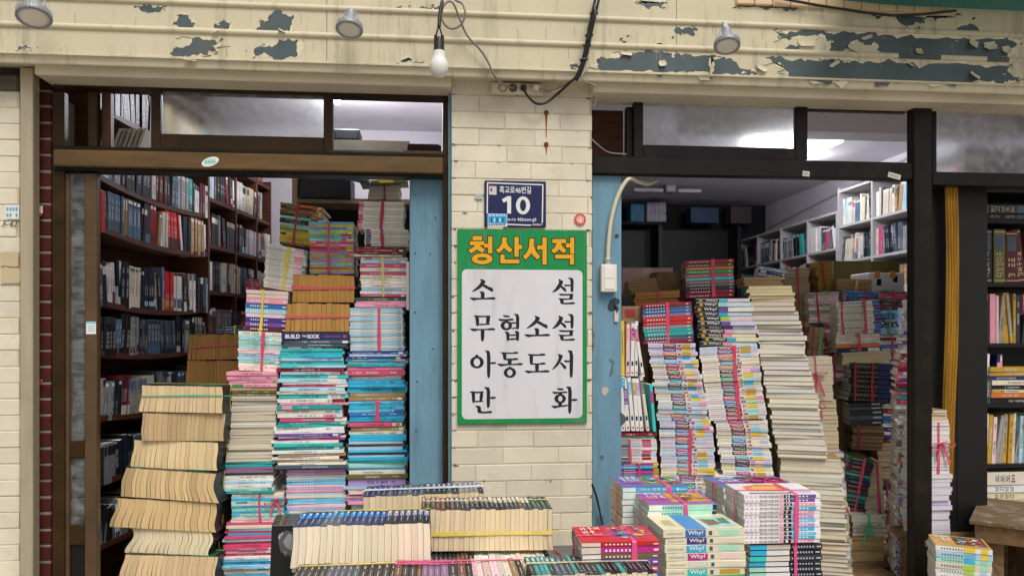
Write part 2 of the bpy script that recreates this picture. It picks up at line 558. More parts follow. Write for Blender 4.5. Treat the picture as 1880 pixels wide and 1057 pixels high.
def ribbon(mb, pts, sides, w, c, th=.0006, closed=True):
    """flat plastic twine following pts, sides gives its broad direction at each point"""
    n = len(pts)
    rows = []
    for i in range(n):
        a = pts[(i - 1) % n] if closed or i else pts[i]
        b = pts[(i + 1) % n] if closed or i < n - 1 else pts[i]
        t = (b - a).normalized()
        s = (sides[i] - t * sides[i].dot(t)).normalized()
        nn = t.cross(s) * th
        ww = (w[i] if isinstance(w, list) else w) / 2
        rows.append([pts[i] - s * ww - nn, pts[i] + s * ww - nn, pts[i] + s * ww + nn, pts[i] - s * ww + nn])
    if closed:
        rows.append(rows[0])
    mb.grid(rows, 0, c, True, False)
    if not closed:
        mb.face(rows[0][::-1], 0, c); mb.face(rows[-1], 0, c)

def loop(mb, plane, k, a0, a1, b0, b1, w, c, r):
    """a band round the box: plane 'yz' at x=k, 'xz' at y=k, 'xy' at z=k"""
    g = .0016
    a0, a1, b0, b1 = a0 - g, a1 + g, b0 - g, b1 + g
    cr = .004
    cs = [(a0 + cr, b0), (a1 - cr, b0), (a1, b0 + cr), (a1, b1 - cr), (a1 - cr, b1), (a0 + cr, b1), (a0, b1 - cr), (a0, b0 + cr)]
    pts2 = []
    for i in range(8):
        p, q = cs[i], cs[(i + 1) % 8]
        m = 5 if i % 2 == 0 else 1
        for j in range(m):
            pts2.append((p[0] + (q[0] - p[0]) * j / m, p[1] + (q[1] - p[1]) * j / m))
    ph, dr = r.random() * 6, r.uniform(-.006, .006)
    pts, sd_, ww = [], [], []
    for i, (a, b) in enumerate(pts2):
        kk = k + dr * math.sin(ph + i * .5)
        v = {'yz': (kk, a, b), 'xz': (a, kk, b), 'xy': (a, b, kk)}[plane]
        pts.append(Vector(v))
        sd_.append(Vector({'yz': (1, 0, 0), 'xz': (0, 1, 0), 'xy': (0, 0, 1)}[plane]))
        ww.append(w * (1 + .25 * math.sin(ph * 2 + i * 1.1)))
    ribbon(mb, pts, sd_, ww, c)

def knot(mb, p, c, r, s=.03, up=Vector((0, 0, 1)), out=Vector((0, -1, 0)), tails=2):
    """bow loops and loose tails standing off the parcel"""
    sd_ = up.cross(out).normalized()
    for sg in (-1, 1):
        pts, sds = [], []
        dv = (sd_ * sg * r.uniform(.7, 1.0) + up * r.uniform(-.75, .15)).normalized()
        pv = out.cross(dv).normalized()
        ln, wd = s * r.uniform(.8, 1.3), s * r.uniform(.16, .3)
        for j in range(15):
            a = 2 * math.pi * j / 14
            pts.append(p + dv * ln * (1 - math.cos(a)) * .5 + pv * wd * math.sin(a) * (.6 + .4 * math.sin(a / 2)) + out * (.004 + .012 * math.sin(a / 2)))
            sds.append(out + dv * .3)
        ribbon(mb, pts, sds, s * .2, c, closed=False)
    for k in range(tails):
        sg = -1 if k % 2 else 1
        ln = s * r.uniform(1.2, 2.2)
        pts = [p + out * (.004 + .002 * j) + sd_ * sg * ln * .35 * j / 4 - up * ln * (j / 4) ** 1.3 for j in range(5)]
        ribbon(mb, pts, [sd_] * 5, s * .2, c, closed=False)

# ------------------------------------------------------------------ bundles and stacks
ORD = "first second third fourth fifth sixth seventh eighth ninth tenth eleventh twelfth thirteenth fourteenth fifteenth sixteenth seventeenth eighteenth nineteenth".split()
TENS = "twenty thirty forty fifty sixty seventy eighty ninety".split()
def ordinal(n):
    if n < 20:
        return ORD[n - 1]
    t, u = divmod(n, 10)
    return (TENS[t - 2][:-1] + "ieth") if u == 0 else TENS[t - 2] + "-" + ORD[u - 1]

def thick(n, H, r, v=.3):
    t = [1 + r.uniform(-v, v) for _ in range(n)]
    k = H / sum(t)
    return [x * k for x in t]

def flat_M(x, y, z, yaw, W, face):
    M = Matrix.Translation((x, y, z)) @ Matrix.Rotation(yaw, 4, 'Z')
    if face == 'fore':
        M = M @ Matrix.Translation((0, W, 0)) @ Matrix.Rotation(math.pi, 4, 'Z')
    return M

STAND = Matrix(((0, 0, -1, 0), (1, 0, 0, 0), (0, -1, 0, 0), (0, 0, 0, 1)))     # spine up, head towards the viewer

def bundle(label, x0, x1, y0, y1, Y, n, style, D=.19, kind='flat', face='spine', straps=(), roll=0, yaw=0, seed=0, group='tied bundles of books',
           dx=0.0, jx=.003, jy=.004, bend=None, art=None, knots=(), vth=.25, name="book_bundle", hmin=.955, v0=None):
    """tied books: an Empty at the front of the base, each book and each strap a part"""
    r = random.Random(seed + int(x0 * 7 + y0 * 13))
    P = at((x0 + x1) / 2, y1, Y)
    Wd = (at(x1, (y0 + y1) / 2, Y) - at(x0, (y0 + y1) / 2, Y)).x
    H = (P - at((x0 + x1) / 2, y0, Y)).length
    t = thing(name, label, "book bundle", P, (0, R(roll), R(yaw)), group)
    if kind == 'flat':
        ts = thick(n, H, r, vth)
        z = 0
        for i in range(n):
            s = style(n - 1 - i, n, r)
            L = Wd * r.uniform(.965, 1.0)
            Wb = D * r.uniform(.97, 1.0)
            M = flat_M(r.uniform(-jx, jx) + dx * (i / n - .5), r.uniform(0, jy), z, R(r.uniform(-1.2, 1.2)), Wb, face)
            mb = MB()
            book(mb, Matrix.Identity(4), L, Wb, ts[i] * .97, s['cov'], s['pg'], s.get('marks', ()), s.get('texts', ()), (art if (art and i == n - 1) else ()), spine=s.get('spine'), ct=s.get('ct', .0009))
            mb.build("book", [M_cover, M_page], t, M)
            z += ts[i]
    else:
        ts = thick(n, Wd, r, vth)
        x = Wd / 2
        for i in range(n):
            s = style(n - 1 - i, n, r)
            hh = H * r.uniform(hmin, 1.0)
            dd = D * r.uniform(.975, 1.0)
            q = 1 - i / max(1, n - 1)             # 0 at the left end
            bf = None
            if bend:
                amp, ph, edge = bend
                f_ = amp * (.4 + .9 * abs(q - .5)) 
                bf = (lambda y, f_=f_, q=q: -(f_ * math.sin(ph + 5.2 * y / H) + edge * (q - .5) * (y / H) ** 2))
            M = Matrix.Translation((x, dd / 2 + r.uniform(0, jy) * (1 if hmin < .98 else .4), hh)) @ STAND
            mb = MB()
            book(mb, Matrix.Identity(4), dd, hh, ts[i] * .992, s['cov'], s['pg'], s.get('marks', ()), s.get('texts', ()), (art if (art and i == 0) else ()), bend=bf, nseg=7 if bend else 1, spine=s.get('spine'), ct=s.get('ct', .0009))
            mb.build("book", [M_cover, M_page], t, M)
            x -= ts[i]
    for (pl, k, c, w) in straps:
        mb = MB()
        e = dx / 2 if dx else 0
        if pl == 'yz':
            loop(mb, pl, (k - .5) * Wd, 0, D + jy, 0, H, w, c, r)
        elif pl == 'xz':
            loop(mb, pl, k * D, -Wd / 2 - abs(jx), Wd / 2 + abs(jx), 0, H, w, c, r)
        else:
            loop(mb, pl, k * H, -Wd / 2 - abs(jx), Wd / 2 + abs(jx), 0, D + jy, w, c, r)
        mb.build("strap", M_ribbon, t)
    for (kx, kz, c, s_, where) in knots:
        mb = MB()
        if where == 'top':
            knot(mb, Vector(((kx - .5) * Wd, kz * D, H + .002)), c, r, s_, up=Vector((0, .8, .6)), out=Vector((0, -.6, .8)))
        else:
            knot(mb, Vector(((kx - .5) * Wd, -.003, kz * H)), c, r, s_)
        mb.build("knot", M_ribbon, t)
    return t

LOOSE = []          # every book that is not tied: the largest become objects, the small rest one mass

def stack(desc, group, top, bot, Y, secs, D=.2, seed=0, start=1, jx=.006, jy=.008, wob=.0, yawj=2.0, vis=1.0, vth=.38, yaw=0.0):
    """untied books lying in a pile; top/bot = (x0, x1, y) of its front face in the photo; secs = [(share, n, style, face)]"""
    r = random.Random(seed + int(top[0]))
    A, B = at((top[0] + top[1]) / 2, top[2], Y), at((bot[0] + bot[1]) / 2, bot[2], Y)
    wa = (at(top[1], top[2], Y) - at(top[0], top[2], Y)).x
    wb = (at(bot[1], bot[2], Y) - at(bot[0], bot[2], Y)).x
    H = A.z - B.z
    tot = sum(s[0] for s in secs)
    k = start
    z = A.z
    ph = r.random() * 6
    for share, n, style, face in secs:
        ts = thick(n, H * share / tot, r, vth)
        for i in range(n):
            T = ts[i]
            z -= T
            q = (A.z - z) / H
            s = style(i, n, r)
            Wb = D * r.uniform(.95, 1.02)
            L = (wa + (wb - wa) * q) * r.uniform(.93, 1.03)
            x = A.x + (B.x - A.x) * q + r.uniform(-jx, jx) * (2.6 if r.random() < .1 else 1) + wob * math.sin(ph + q * 7)
            M = Matrix.Translation((0, Y, 0)) @ flat_M(x, r.uniform(-jy, jy), z, R(yaw + r.uniform(-yawj, yawj)), Wb, face)
            LOOSE.append(dict(M=M, L=L, W=Wb, T=T * .97, s=s, area=T * L, d=Y - CAM.y, group=group,
                              label=f"{s['cname']} book, {ordinal(k)} from the top of {desc}", vis=vis))
            k += 1

def row(desc, group, A, n_, B, z, hmax, n, style, seed=0, D=.15, lean=0.0, hv=.12, k0=1, vis=1.0, face='spine', fill=1.0, runs=(1, 1, 1, 2, 2, 3, 4, 6)):
    """books standing on a shelf from A to B (left to right as seen), their spines towards the unit vector n_"""
    r = random.Random(seed + int(abs(z) * 100))
    A, B = Vector((A[0], A[1], 0)), Vector((B[0], B[1], 0))
    d = (B - A).normalized()
    Ln = (B - A).length * fill
    ts = thick(n, Ln, r, .4)
    x = 0
    k = k0
    nn = Vector((n_[0], n_[1], 0)).normalized()
    hh = hmax
    cur, left, rl = None, 0, 0.0
    for i in range(n):
        if left <= 0:
            left = r.choice(runs)
            rl = r.uniform(.05, .16) * r.choice([-1, 1]) if r.random() < .42 else 0.0
            cur = style(i, n, random.Random(r.randrange(10 ** 6)))
            hh = hmax * r.uniform(1 - hv, 1.0)
            T0 = r.uniform(.8, 1.2)
        left -= 1
        T = ts[i]
        h = hh * r.uniform(.985, 1.0)
        s = cur
        # book X -> up, book Y -> inwards (-n), book Z -> X x Y
        bx, by = Vector((0, 0, 1)), -nn
        bz = bx.cross(by)
        o = A + d * (x + (T if bz.dot(d) < 0 else 0)) + nn * (-r.uniform(0.0, .012)) + Vector((0, 0, z + h / 2))
        M = Matrix(((bx.x, by.x, bz.x, o.x), (bx.y, by.y, bz.y, o.y), (bx.z, by.z, bz.z, o.z), (0, 0, 0, 1)))
        if lean or rl:
            a = lean * (1 - .3 * r.random()) + rl
            pv = A + d * x + Vector((0, 0, z))
            M = Matrix.Translation(pv) @ Matrix.Rotation(a, 4, nn) @ Matrix.Translation(-pv) @ M
        LOOSE.append(dict(M=M, L=h, W=D, T=T * .95, s=s, area=T * h * abs(nn.dot((CAM - o).normalized())) * vis, d=(o - CAM).length, group=group,
                          label=f"{s['cname']} book, {ordinal(k)} from the left on {desc}"))
        x += T
        k += 1

def flush_loose(limit=296):
    for b in LOOSE:
        b['px'] = b['area'] / b['d'] ** 2 * b.get('vis', 1)
    LOOSE.sort(key=lambda b: -b['px'])
    I = Matrix.Identity(4)
    rest = MB()
    for i, b in enumerate(LOOSE):
        s = b['s']
        kw = dict(spine=s.get('spine'), ct=s.get('ct', .0009))
        if i < limit:
            mb = MB()
            book(mb, I, b['L'], b['W'], b['T'], s['cov'], s['pg'], s.get('marks', ()), s.get('texts', ()), s.get('art', ()), **kw)
            o = mb.build("book", [M_cover, M_page], None, b['M'])
            tag(o, b['label'], "book", b['group'])
        else:
            book(rest, b['M'], b['L'], b['W'], b['T'], s['cov'], s['pg'], s.get('marks', ()), s.get('texts', ()), s.get('art', ()), **kw)
    if rest.v:
        o = rest.build("shelved_books", [M_cover, M_page])
        o["kind"] = "stuff"
        o["label"] = "the many small books packed on the shelves and deeper in the shop"
    print("LOOSE", len(LOOSE))
# ------------------------------------------------------------------ ground and rooms
mb = MB()
mb.face([Vector((-150, -150, 0)), Vector((150, -150, 0)), Vector((150, .02, 0)), Vector((-150, .02, 0))])
M_pave = mat("concrete_paving", hexc('a29c92'), .85, .12, 1.5, .3, 30, dirt=hexc('6a655e'), dirt_amt=.4)
struct(mb.build("pavement", M_pave))
mb = MB(); mb.box(-6, 6, .02, 7, -.1, .1); struct(mb.build("floor", M_floor))
mb = MB()
mb.box(-2.2, -2.0, .25, 3.1, .1, 3.4); struct(mb.build("wall_left", M_wall))
mb = MB(); mb.box(-2.0, .06, 2.9, 3.1, .1, 3.4); struct(mb.build("wall_back_left", M_wall))
mb = MB(); mb.box(.06, .22, .3, 5.2, .1, 3.4); struct(mb.build("wall_partition", M_wall))
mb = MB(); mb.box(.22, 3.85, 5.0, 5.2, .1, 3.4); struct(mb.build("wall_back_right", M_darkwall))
mb = MB(); mb.box(3.65, 3.85, .95, 5.0, .1, 3.4); struct(mb.build("wall_right", M_wall))
mb = MB(); mb.box(-2.2, .14, .16, 3.1, 3.1, 3.2); struct(mb.build("ceiling_left", M_ceil))
mb = MB(); mb.box(.14, 5.2, .16, 5.2, 2.9, 3.0)
mb.box(1.5, 3.6, 1.15, 1.35, 2.72, 2.9)
struct(mb.build("ceiling_right", M_ceil))
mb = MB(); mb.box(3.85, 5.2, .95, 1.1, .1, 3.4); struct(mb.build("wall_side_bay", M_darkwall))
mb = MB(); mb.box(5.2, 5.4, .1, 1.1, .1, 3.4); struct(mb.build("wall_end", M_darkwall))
mb = MB(); mb.box(-4.5, 5.4, .02, .16, 2.665, 4.2); struct(mb.build("shop_wall", M_cream))

# ------------------------------------------------------------------ painted brick pillars
def bricks(x0, x1, z0, z1, Y, Yb, course, length, m_b, m_m, r, joint=.004, cb=(1, 1, 1), proud=.0025, flush=True):
    mb = MB()
    mb.box(x0 + .002, x1 - .002, Y + proud, Yb, z0, z1, 1)
    z, k = z1, 0
    while z > z0:
        zb = max(z0, z - course)
        x = x0 - (length * .5 if k % 2 else 0) + r.uniform(-.02, .0)
        while x < x1:
            a, b = max(x0, x), min(x1, x + length)
            if b - a > .015:
                o = r.uniform(-.0015, .0015)
                t = r.uniform(-.0012, .0012)
                vj = joint * (.3 if flush else .5)
                mb.box(a + (vj if a > x0 else 0), b - (vj if b < x1 else 0), Y + o, Y + .05, zb + joint / 2 + t, z - joint / 2 + t + r.uniform(-.0008, .0008), 0, mul(cb, r.choice([r.uniform(.95, 1.03), r.uniform(.95, 1.03), r.uniform(.87, .98)])), ch=.0022 if flush else .004)
            x += length
        z -= course
        k += 1
    return mb

xa, xb = at(829, 500, 0).x, at(1087, 500, 0).x
ztop = at(958, 146, 0).z
PIL = thing("brick_pillar", "cream painted brick pillar between the two shop openings", "pillar", ((xa + xb) / 2, 0, 0))
PAINT = hexc('ddd4bf')
M_brickpaint = mat("painted_brick", None, .6, .07, 7, .3, 80, dirt=hexc('9a8f76'), dirt_amt=.4, dscale=5)
rb = random.Random(4)
mb = bricks(xa, xb, 0, ztop, 0, .28, .0735, .245, 0, 1, rb, cb=PAINT)
for k in range(60):                      # chips and soot along the joints
    z = ztop - .0735 * rb.randrange(1, 26) + rb.uniform(-.004, .004)
    x, w, h = rb.choice([rb.uniform(xa + .01, xb - .01), xb - rb.uniform(.002, .02), xa + rb.uniform(.004, .02)]), rb.uniform(.003, .016), rb.uniform(.0012, .005)
    n = 9
    mb.face([Vector((x + w * math.cos(2 * math.pi * j / n) * rb.uniform(.5, 1.2), -.0026, z + h * math.sin(2 * math.pi * j / n) * rb.uniform(.5, 1.3))) for j in range(n)], 2)
o = mb.build("brick_face", [M_brickpaint, mat("painted_mortar", hexc('c6bb9d'), .85, .12, 20, .5, 90), mat("chipped_mortar", hexc('6f6552'), .9, .3, 40, .3, 90)])
o.parent = PIL; o.matrix_parent_inverse = Matrix.Translation(-PIL.location)
# rusted screws with their stains, chips in the paint
mb = MB()
for py in (207, 265):
    p = at(1003, py, -.003)
    mb.lathe([(.011, 0), (.009, .004), (.003, .006)], 10, 0, M=Matrix.Translation(p) @ Matrix.Rotation(R(90), 4, 'X'))
    q = p + Vector((0, .0006, 0))
    wid = [(.004, 0), (.0045, -.02), (.002, -.07), (.0015, -.11)] if py == 207 else [(.004, 0), (.003, -.02), (.001, -.045)]
    for (w0, z0), (w1, z1) in zip(wid, wid[1:]):
        mb.face([q + Vector((-w0, 0, z0)), q + Vector((-w1, 0, z1)), q + Vector((w1, 0, z1)), q + Vector((w0, 0, z0))])
o = mb.build("rusty_screws", M_rust); o.parent = PIL; o.matrix_parent_inverse = Matrix.Translation(-PIL.location)

PL = thing("brick_pillar", "cream brick pillar at the far left edge with a steel corner", "pillar", (at(-60, 600, 0).x, 0, 0))
mb = bricks(at(-150, 600, 0).x, at(36, 600, 0).x, 0, at(20, 168, 0).z, 0, .055, .067, .4, 0, 1, random.Random(8), cb=PAINT)
o = mb.build("brick_face", [M_brickpaint, mat("left_mortar", hexc('c6bb9d'), .85, .12, 20, .5, 90)]); o.parent = PL; o.matrix_parent_inverse = Matrix.Translation(-PL.location)
mb = MB(); mb.prect(-150, 34, 134, 164, -.01, .3, 0, ch=.01)
o = mb.build("ledge", mat("dark_mottled_ledge", hexc('5d564a'), .9, .35, 12, .4, 50)); o.parent = PL; o.matrix_parent_inverse = Matrix.Translation(-PL.location)  # dark mottled tone over the whole ledge
mb = MB()
xs0, xs1 = at(36, 600, -.03).x, at(60, 600, -.03).x
mb.box(xs0, xs1, -.03, .03, 0, at(47, 124, -.03).z, 0, ch=.004)
o = mb.build("steel_corner_post", M_steel); o.parent = PL; o.matrix_parent_inverse = Matrix.Translation(-PL.location)

RB = thing("brick_strip", "narrow strip of bare red brick between steel post and brown door frame", "brick wall", (at(78, 600, .07).x, .07, 0))
mb = bricks(at(62, 600, .07).x, at(93, 600, .07).x, 0, at(78, 165, .07).z, .07, .3, .069, .2, 0, 1, random.Random(2), joint=.01, proud=.004, flush=False)
o = mb.build("brick_face", [M_redbrick, M_mortar]); o.parent = RB; o.matrix_parent_inverse = Matrix.Translation(-RB.location)

# ------------------------------------------------------------------ fascia above the openings
YF = -.12
def atf(px, py, Y=YF):
    return at(px, py - 7 * ((px - 940) / 940) ** 2, Y)
zr1, zr2, zb_, zlip = at(940, 29, YF).z, at(940, 78, YF).z, at(940, 126, YF).z, at(940, 146, -.0).z
FX0, FX1 = -4.4, 5.3
zlip2 = at(940, 146, YF + .02).z
FAS = thing("shop_fascia", "long cream metal fascia with ribs and peeling paint above the shop", "fascia", (0, YF, zb_))
def fpart(mb, name, m):
    o = mb.build(name, m)
    o.parent = FAS
    o.matrix_parent_inverse = Matrix.Translation(-FAS.location)
    return o
def ragged(pts, r, it=3, k=.16):
    for _ in range(it):
        out = []
        for i, p in enumerate(pts):
            q = pts[(i + 1) % len(pts)]
            dx, dy = q[0] - p[0], q[1] - p[1]
            l = math.hypot(dx, dy)
            out.append(p)
            if l > 3:
                o = r.gauss(0, k)
                flat = .25 if abs(dy) < l * .06 and l > 30 else 1
                out.append((p[0] + dx * (.5 + r.uniform(-.12, .12)) - dy * o * flat, p[1] + dy * .5 + dx * o * flat * (.35 if l > 40 else 1)))
        pts = out
    return pts
PEEL = [
    [(255, 20), (262, 16), (298, 17), (296, 24), (270, 27)],
    [(315, 50), (325, 42), (328, 30), (345, 30), (350, 40), (358, 45), (352, 54), (330, 56)],
    [(392, 50), (402, 44), (425, 44), (420, 56), (395, 57)],
    [(470, 56), (478, 44), (492, 40), (498, 28), (540, 29), (536, 45), (530, 60), (480, 60)],
    [(312, 102), (320, 92), (345, 87), (352, 74), (410, 72), (395, 92), (380, 104), (330, 106)],
    [(466, 94), (475, 88), (510, 80), (512, 74), (548, 74), (546, 105), (500, 107), (468, 104)],
    [(33, 92), (50, 90), (58, 99), (34, 99)], [(735, 112), (750, 108), (760, 114), (738, 116)], [(385, 92), (392, 90), (398, 98), (388, 99)],
    [(795, 13), (806, 11), (809, 18), (797, 18)], [(722, 14), (738, 12), (736, 16), (724, 17)], [(1045, 120), (1062, 117), (1066, 124), (1048, 125)],
    [(1138, 70), (1144, 69), (1144, 73), (1139, 73)], [(1205, 81), (1214, 79), (1216, 84), (1206, 85)],
    [(1100, 108), (1150, 99), (1230, 99), (1304, 103), (1304, 138), (1240, 134), (1100, 128)],
    [(1306, 106), (1332, 110), (1356, 122), (1374, 131), (1392, 137), (1340, 138), (1306, 138)],
    [(1407, 108), (1520, 113), (1620, 119), (1855, 128), (1850, 137), (1872, 146), (1866, 156), (1845, 163), (1700, 158), (1560, 152), (1450, 145), (1440, 130), (1420, 118)],
    [(1424, 60), (1519, 64), (1611, 70), (1771, 75), (1878, 83), (1878, 90), (1866, 92), (1850, 113), (1785, 112), (1650, 108), (1618, 104), (1611, 84), (1574, 76), (1557, 92), (1522, 100), (1519, 78), (1492, 68), (1458, 70), (1437, 71)],
    [(1600, 31), (1690, 36), (1755, 34), (1700, 41), (1670, 52), (1650, 44)],
    [(1757, 58), (1765, 52), (1785, 50), (1800, 62), (1780, 70), (1760, 66)], [(1240, 52), (1276, 54), (1276, 64), (1240, 62)], [(1440, 92), (1468, 90), (1466, 100), (1444, 101)],
    [(1360, 12), (1440, 8), (1468, 14), (1450, 20), (1400, 16)], [(1170, 4), (1220, 6), (1214, 12), (1180, 10)],
]
rr = random.Random(3)
mb = MB()
joints = [-4.4, -2.05, at(600, 50, YF).x, at(1242, 50, YF).x, at(1990, 50, YF).x, 5.3]
for a, b in zip(joints, joints[1:]):
    for z0, z1 in ((zr1 + .012, zr1 + .105), (zr2 + .012, zr1 - .012), (zb_, zr2 - .012)):
        mb.box(a + .0012, b - .0012, YF, -.02, z0, z1, 0)
for p in PEEL:
    big = ragged(p, rr, 4, .17)
    xs, ys = [q[0] for q in big], [q[1] for q in big]
    cx, cy = sum(xs) / len(xs), sum(ys) / len(ys)
    sx, sy = max(xs) - min(xs), max(ys) - min(ys)
    # paint lifting round the bare patch: a ragged pale rim standing a little off the board
    rim = ragged([(cx + (x - cx) * (1 + 5 / max(12, sx)), cy + (y - cy) * (1 + 4 / max(12, sy))) for x, y in p], rr, 3, .2)
    mb.face([atf(x, y, YF - .0006) for x, y in rim][::-1], 2)
    mb.face([atf(x, y, YF - .0012) for x, y in big][::-1], 1)
    for k in range(int(min(14, 2 + sx / 22))):
        q = rr.choice(p)
        x, y = q[0] + rr.gauss(0, 9), q[1] + rr.gauss(0, 5)
        s_ = rr.uniform(1.2, 4.5)
        mb.face([atf(a, b, YF - .0014) for a, b in ragged([(x - s_, y), (x, y - s_ * .6), (x + s_ * 1.3, y), (x, y + s_ * .6)], rr, 2, .3)][::-1], rr.choice([1, 1, 2]))
    for k in range(int(min(9, 1 + sx / 40))):        # cracks running out of the patch
        q = rr.choice(p)
        pts = [q]
        for j in range(5):
            pts.append((pts[-1][0] + rr.uniform(-9, 9) * 1.2, pts[-1][1] + rr.uniform(-3, 3)))
        for (xa_, ya_), (xb2, yb2) in zip(pts, pts[1:]):
            mb.face([atf(xa_, ya_, YF - .0016), atf(xa_ + .3, ya_ + .9, YF - .0016), atf(xb2 + .3, yb2 + .9, YF - .0016), atf(xb2, yb2, YF - .0016)], 3)
for k in range(46):                                   # loose chips and hairline drips elsewhere
    x, y, h = rr.uniform(0, 1880), rr.choice([rr.uniform(36, 70), rr.uniform(84, 120)]), rr.uniform(6, 26)
    mb.face([atf(x, y - h / 2, YF - .0016), atf(x + .7, y - h / 2, YF - .0016), atf(x + .9, y + h / 2, YF - .0016), atf(x + .3, y + h / 2, YF - .0016)][::-1], 4)
fpart(mb, "siding_boards", [M_fascia, M_bare, mat("lifted_paint", hexc('d9cfb0'), .7, .1, 20, .3, 60), mat("crack_dirt", hexc('4a4438'), .9, .2, 10, 0, 50), mat("drip_stain", hexc('9c9276'), .8, .2, 10, 0, 50)])
for zc in (zr1, zr2):
    mb = MB()
    rows = []
    for k in range(9):
        a = math.pi * k / 8
        rows.append([Vector((x, YF - .011 * math.sin(a) , zc + .0125 * math.cos(a))) for x in joints])
    mb.grid(rows, 0)
    mb.box(FX0, FX1, YF + .001, YF + .03, zc - .0122, zc + .0122)
    if zc == zr2:
        for a, b in ((1648, 1725), (1810, 1850)):
            xa_, xb_ = atf(a, 112).x, atf(b, 112).x
            mb.grid([[Vector((x, YF - .0118 * math.sin(math.pi * k / 8), zc + .0132 * math.cos(math.pi * k / 8))) for x in (xa_, xb_)] for k in range(2, 8)], 1)
    fpart(mb, "rib", [M_fascia, M_bare])
mb = MB()            # folded lip sloping back to the wall, then the soffit strip
rows = [[Vector((x, y, z)) for x in (FX0, FX1)] for y, z in ((YF + .004, zb_ + .006), (YF - .007, zb_ + .001), (YF - .007, zb_ - .006), (YF + .004, zb_ - .010), (YF + .010, zlip2 + .004), (YF + .014, zlip2), (-.04, zlip2 + .012), (.02, zlip2 + .022), (.05, zlip + .09), (-.02, zb_ + .03))]
mb.grid(rows, 0, smooth=False)
fpart(mb, "lip", M_fascia)
def curl(p, w, h, a, r):
    """a stiff flake of paint peeling away from the metal"""
    mb = MB()
    n = 6
    rows = []
    ang = r.uniform(-.6, .6)
    for i in range(n + 1):
        t = i / n
        y = -.002 - .03 * t * t * a
        z = -h * t * (1 - .25 * t)
        ww = w * (1 - .5 * abs(t - .4) + r.uniform(-.12, .12))
        row_ = []
        for j in (-1, -.3, .4, 1):
            x = ww * .5 * j + r.uniform(-.002, .002)
            row_.append(p + Vector((x * math.cos(ang) - z * math.sin(ang), y - .006 * (j * j) * a, x * math.sin(ang) + z * math.cos(ang))))
        rows.append(row_)
    mb.grid(rows, 0, smooth=False)
    back = [[v + Vector((0, .0012, 0)) for v in rw] for rw in rows[::-1]]
    mb.grid(back, 0, smooth=False)
    fpart(mb, "paint_flake", M_fascia)
for px, py, w, h, a in ((1685, 94, .045, .055, .7), (1788, 80, .07, .075, 1), (1815, 84, .09, .07, .8), (1845, 92, .06, .06, .6), (1790, 142, .08, .05, 1.1), (1570, 88, .10, .05, .35), (1590, 70, .08, .03, .3),
                        (1480, 72, .12, .07, .3), (1400, 122, .08, .05, .5), (1530, 118, .08, .03, .3), (1215, 112, .05, .05, .5), (1150, 96, .08, .03, .35), (395, 60, .05, .02, .6), (350, 112, .07, .02, .9), (520, 58, .05, .018, .9), (1672, 122, .05, .02, .4)):
    curl(atf(px, py, YF - .001), w * .7, h * .75, a * .8, rr)
mb = MB()
mb.prect(-30, 1990, -80, -2, -.1, .1)
M_ = M_fascia
fpart(mb, "upper_band", M_)

# tile course and cable at the upper right, corner of the turquoise awning
TIL = thing("tile_band", "row of peach tiles along the top right above the fascia", "tile band", at(1500, 10, -.13))
mb = MB()
for k in range(12):
    x0 = at(1352, 10, -.13).x + k * .082
    z0 = at(1560, 21, -.13).z
    mb.box(x0, x0 + .079, -.135, -.02, z0 + .01, z0 + .12, 0, ch=.004)
o = mb.build("tiles", M_tile); o.parent = TIL; o.matrix_parent_inverse = Matrix.Translation(-TIL.location)
mb = MB()
A_ = [at(x, y, -.15) for x, y in ((1425, -4), (1500, 10), (1590, 24), (1640, 29), (1690, 27), (1755, 20))]
mb.tube(A_, .006, 6, 0, hexc('1c1a1a'))
tag(mb.build("black_cable", M_gloss), "slack black cable drooping under the peach tiles at top right", "cable")
AW = thing("awning", "edge of a rounded turquoise shop awning at the top right corner", "awning", at(1700, -20, -.5))
mb = MB()
prof = []
for k in range(9):
    a = math.pi * .5 * k / 8
    prof.append((-.18 - .34 * math.sin(a), at(1700, -2, -.4).z + .075 + .12 - .12 * math.cos(a) + .0))
xa0, xa1 = at(1560, 0, -.5).x, 4.2
rows = [[Vector((xa0 + (.25 * (1 - math.sin(math.pi * .5 * k / 8)) - .1), y, z)), Vector((xa0 + .35, y, z - .012)), Vector((xa1, y, z - .02))] for k, (y, z) in enumerate(prof)]
mb.grid(rows, 0, hexc('3d7a74'))
o = mb.build("valance", M_plain); o.parent = AW; o.matrix_parent_inverse = Matrix.Translation(-AW.location)
mb = MB()
ya, za = prof[-1]
mb.box(xa0 + .15, xa1, ya - .006, ya + .3, za, za + .16, 0, hexc('2fc4bf'), ch=.004)
o = mb.build("face_panel", M_plain); o.parent = AW; o.matrix_parent_inverse = Matrix.Translation(-AW.location)

# ------------------------------------------------------------------ shopfront frames
def part_of(T, mb, name, m, parent=None):
    o = mb.build(name, m)
    o.parent = parent or T
    o.matrix_parent_inverse = Matrix.Translation(-T.location)
    return o
def chain(T, mb, name, m, P):
    """a sub-part: P itself already sits in T's frame"""
    o = mb.build(name, m)
    o.parent = P
    o.matrix_parent_inverse = P.matrix_parent_inverse.copy() if False else Matrix.Identity(4)
    return o
YW = .06
LF = thing("window_frame", "brown metal frame with transom lights around the left shop opening", "window frame", at(450, 1057, YW))
def rect(x0, x1, y0, y1, Y0, Y1, ch=.003, m=0):
    mb = MB(); mb.prect(x0, x1, y0, y1, Y0, Y1, m, ch=ch); return mb
part_of(LF, rect(96, 826, 144, 168, YW, YW + .1), "top_rail", M_brown)
mb = rect(95, 118, 168, 1330, YW, YW + .04); part_of(LF, mb, "jamb", M_brown)
mb = rect(813, 822, 168, 1330, YW, YW + .1); part_of(LF, mb, "jamb", M_brown)
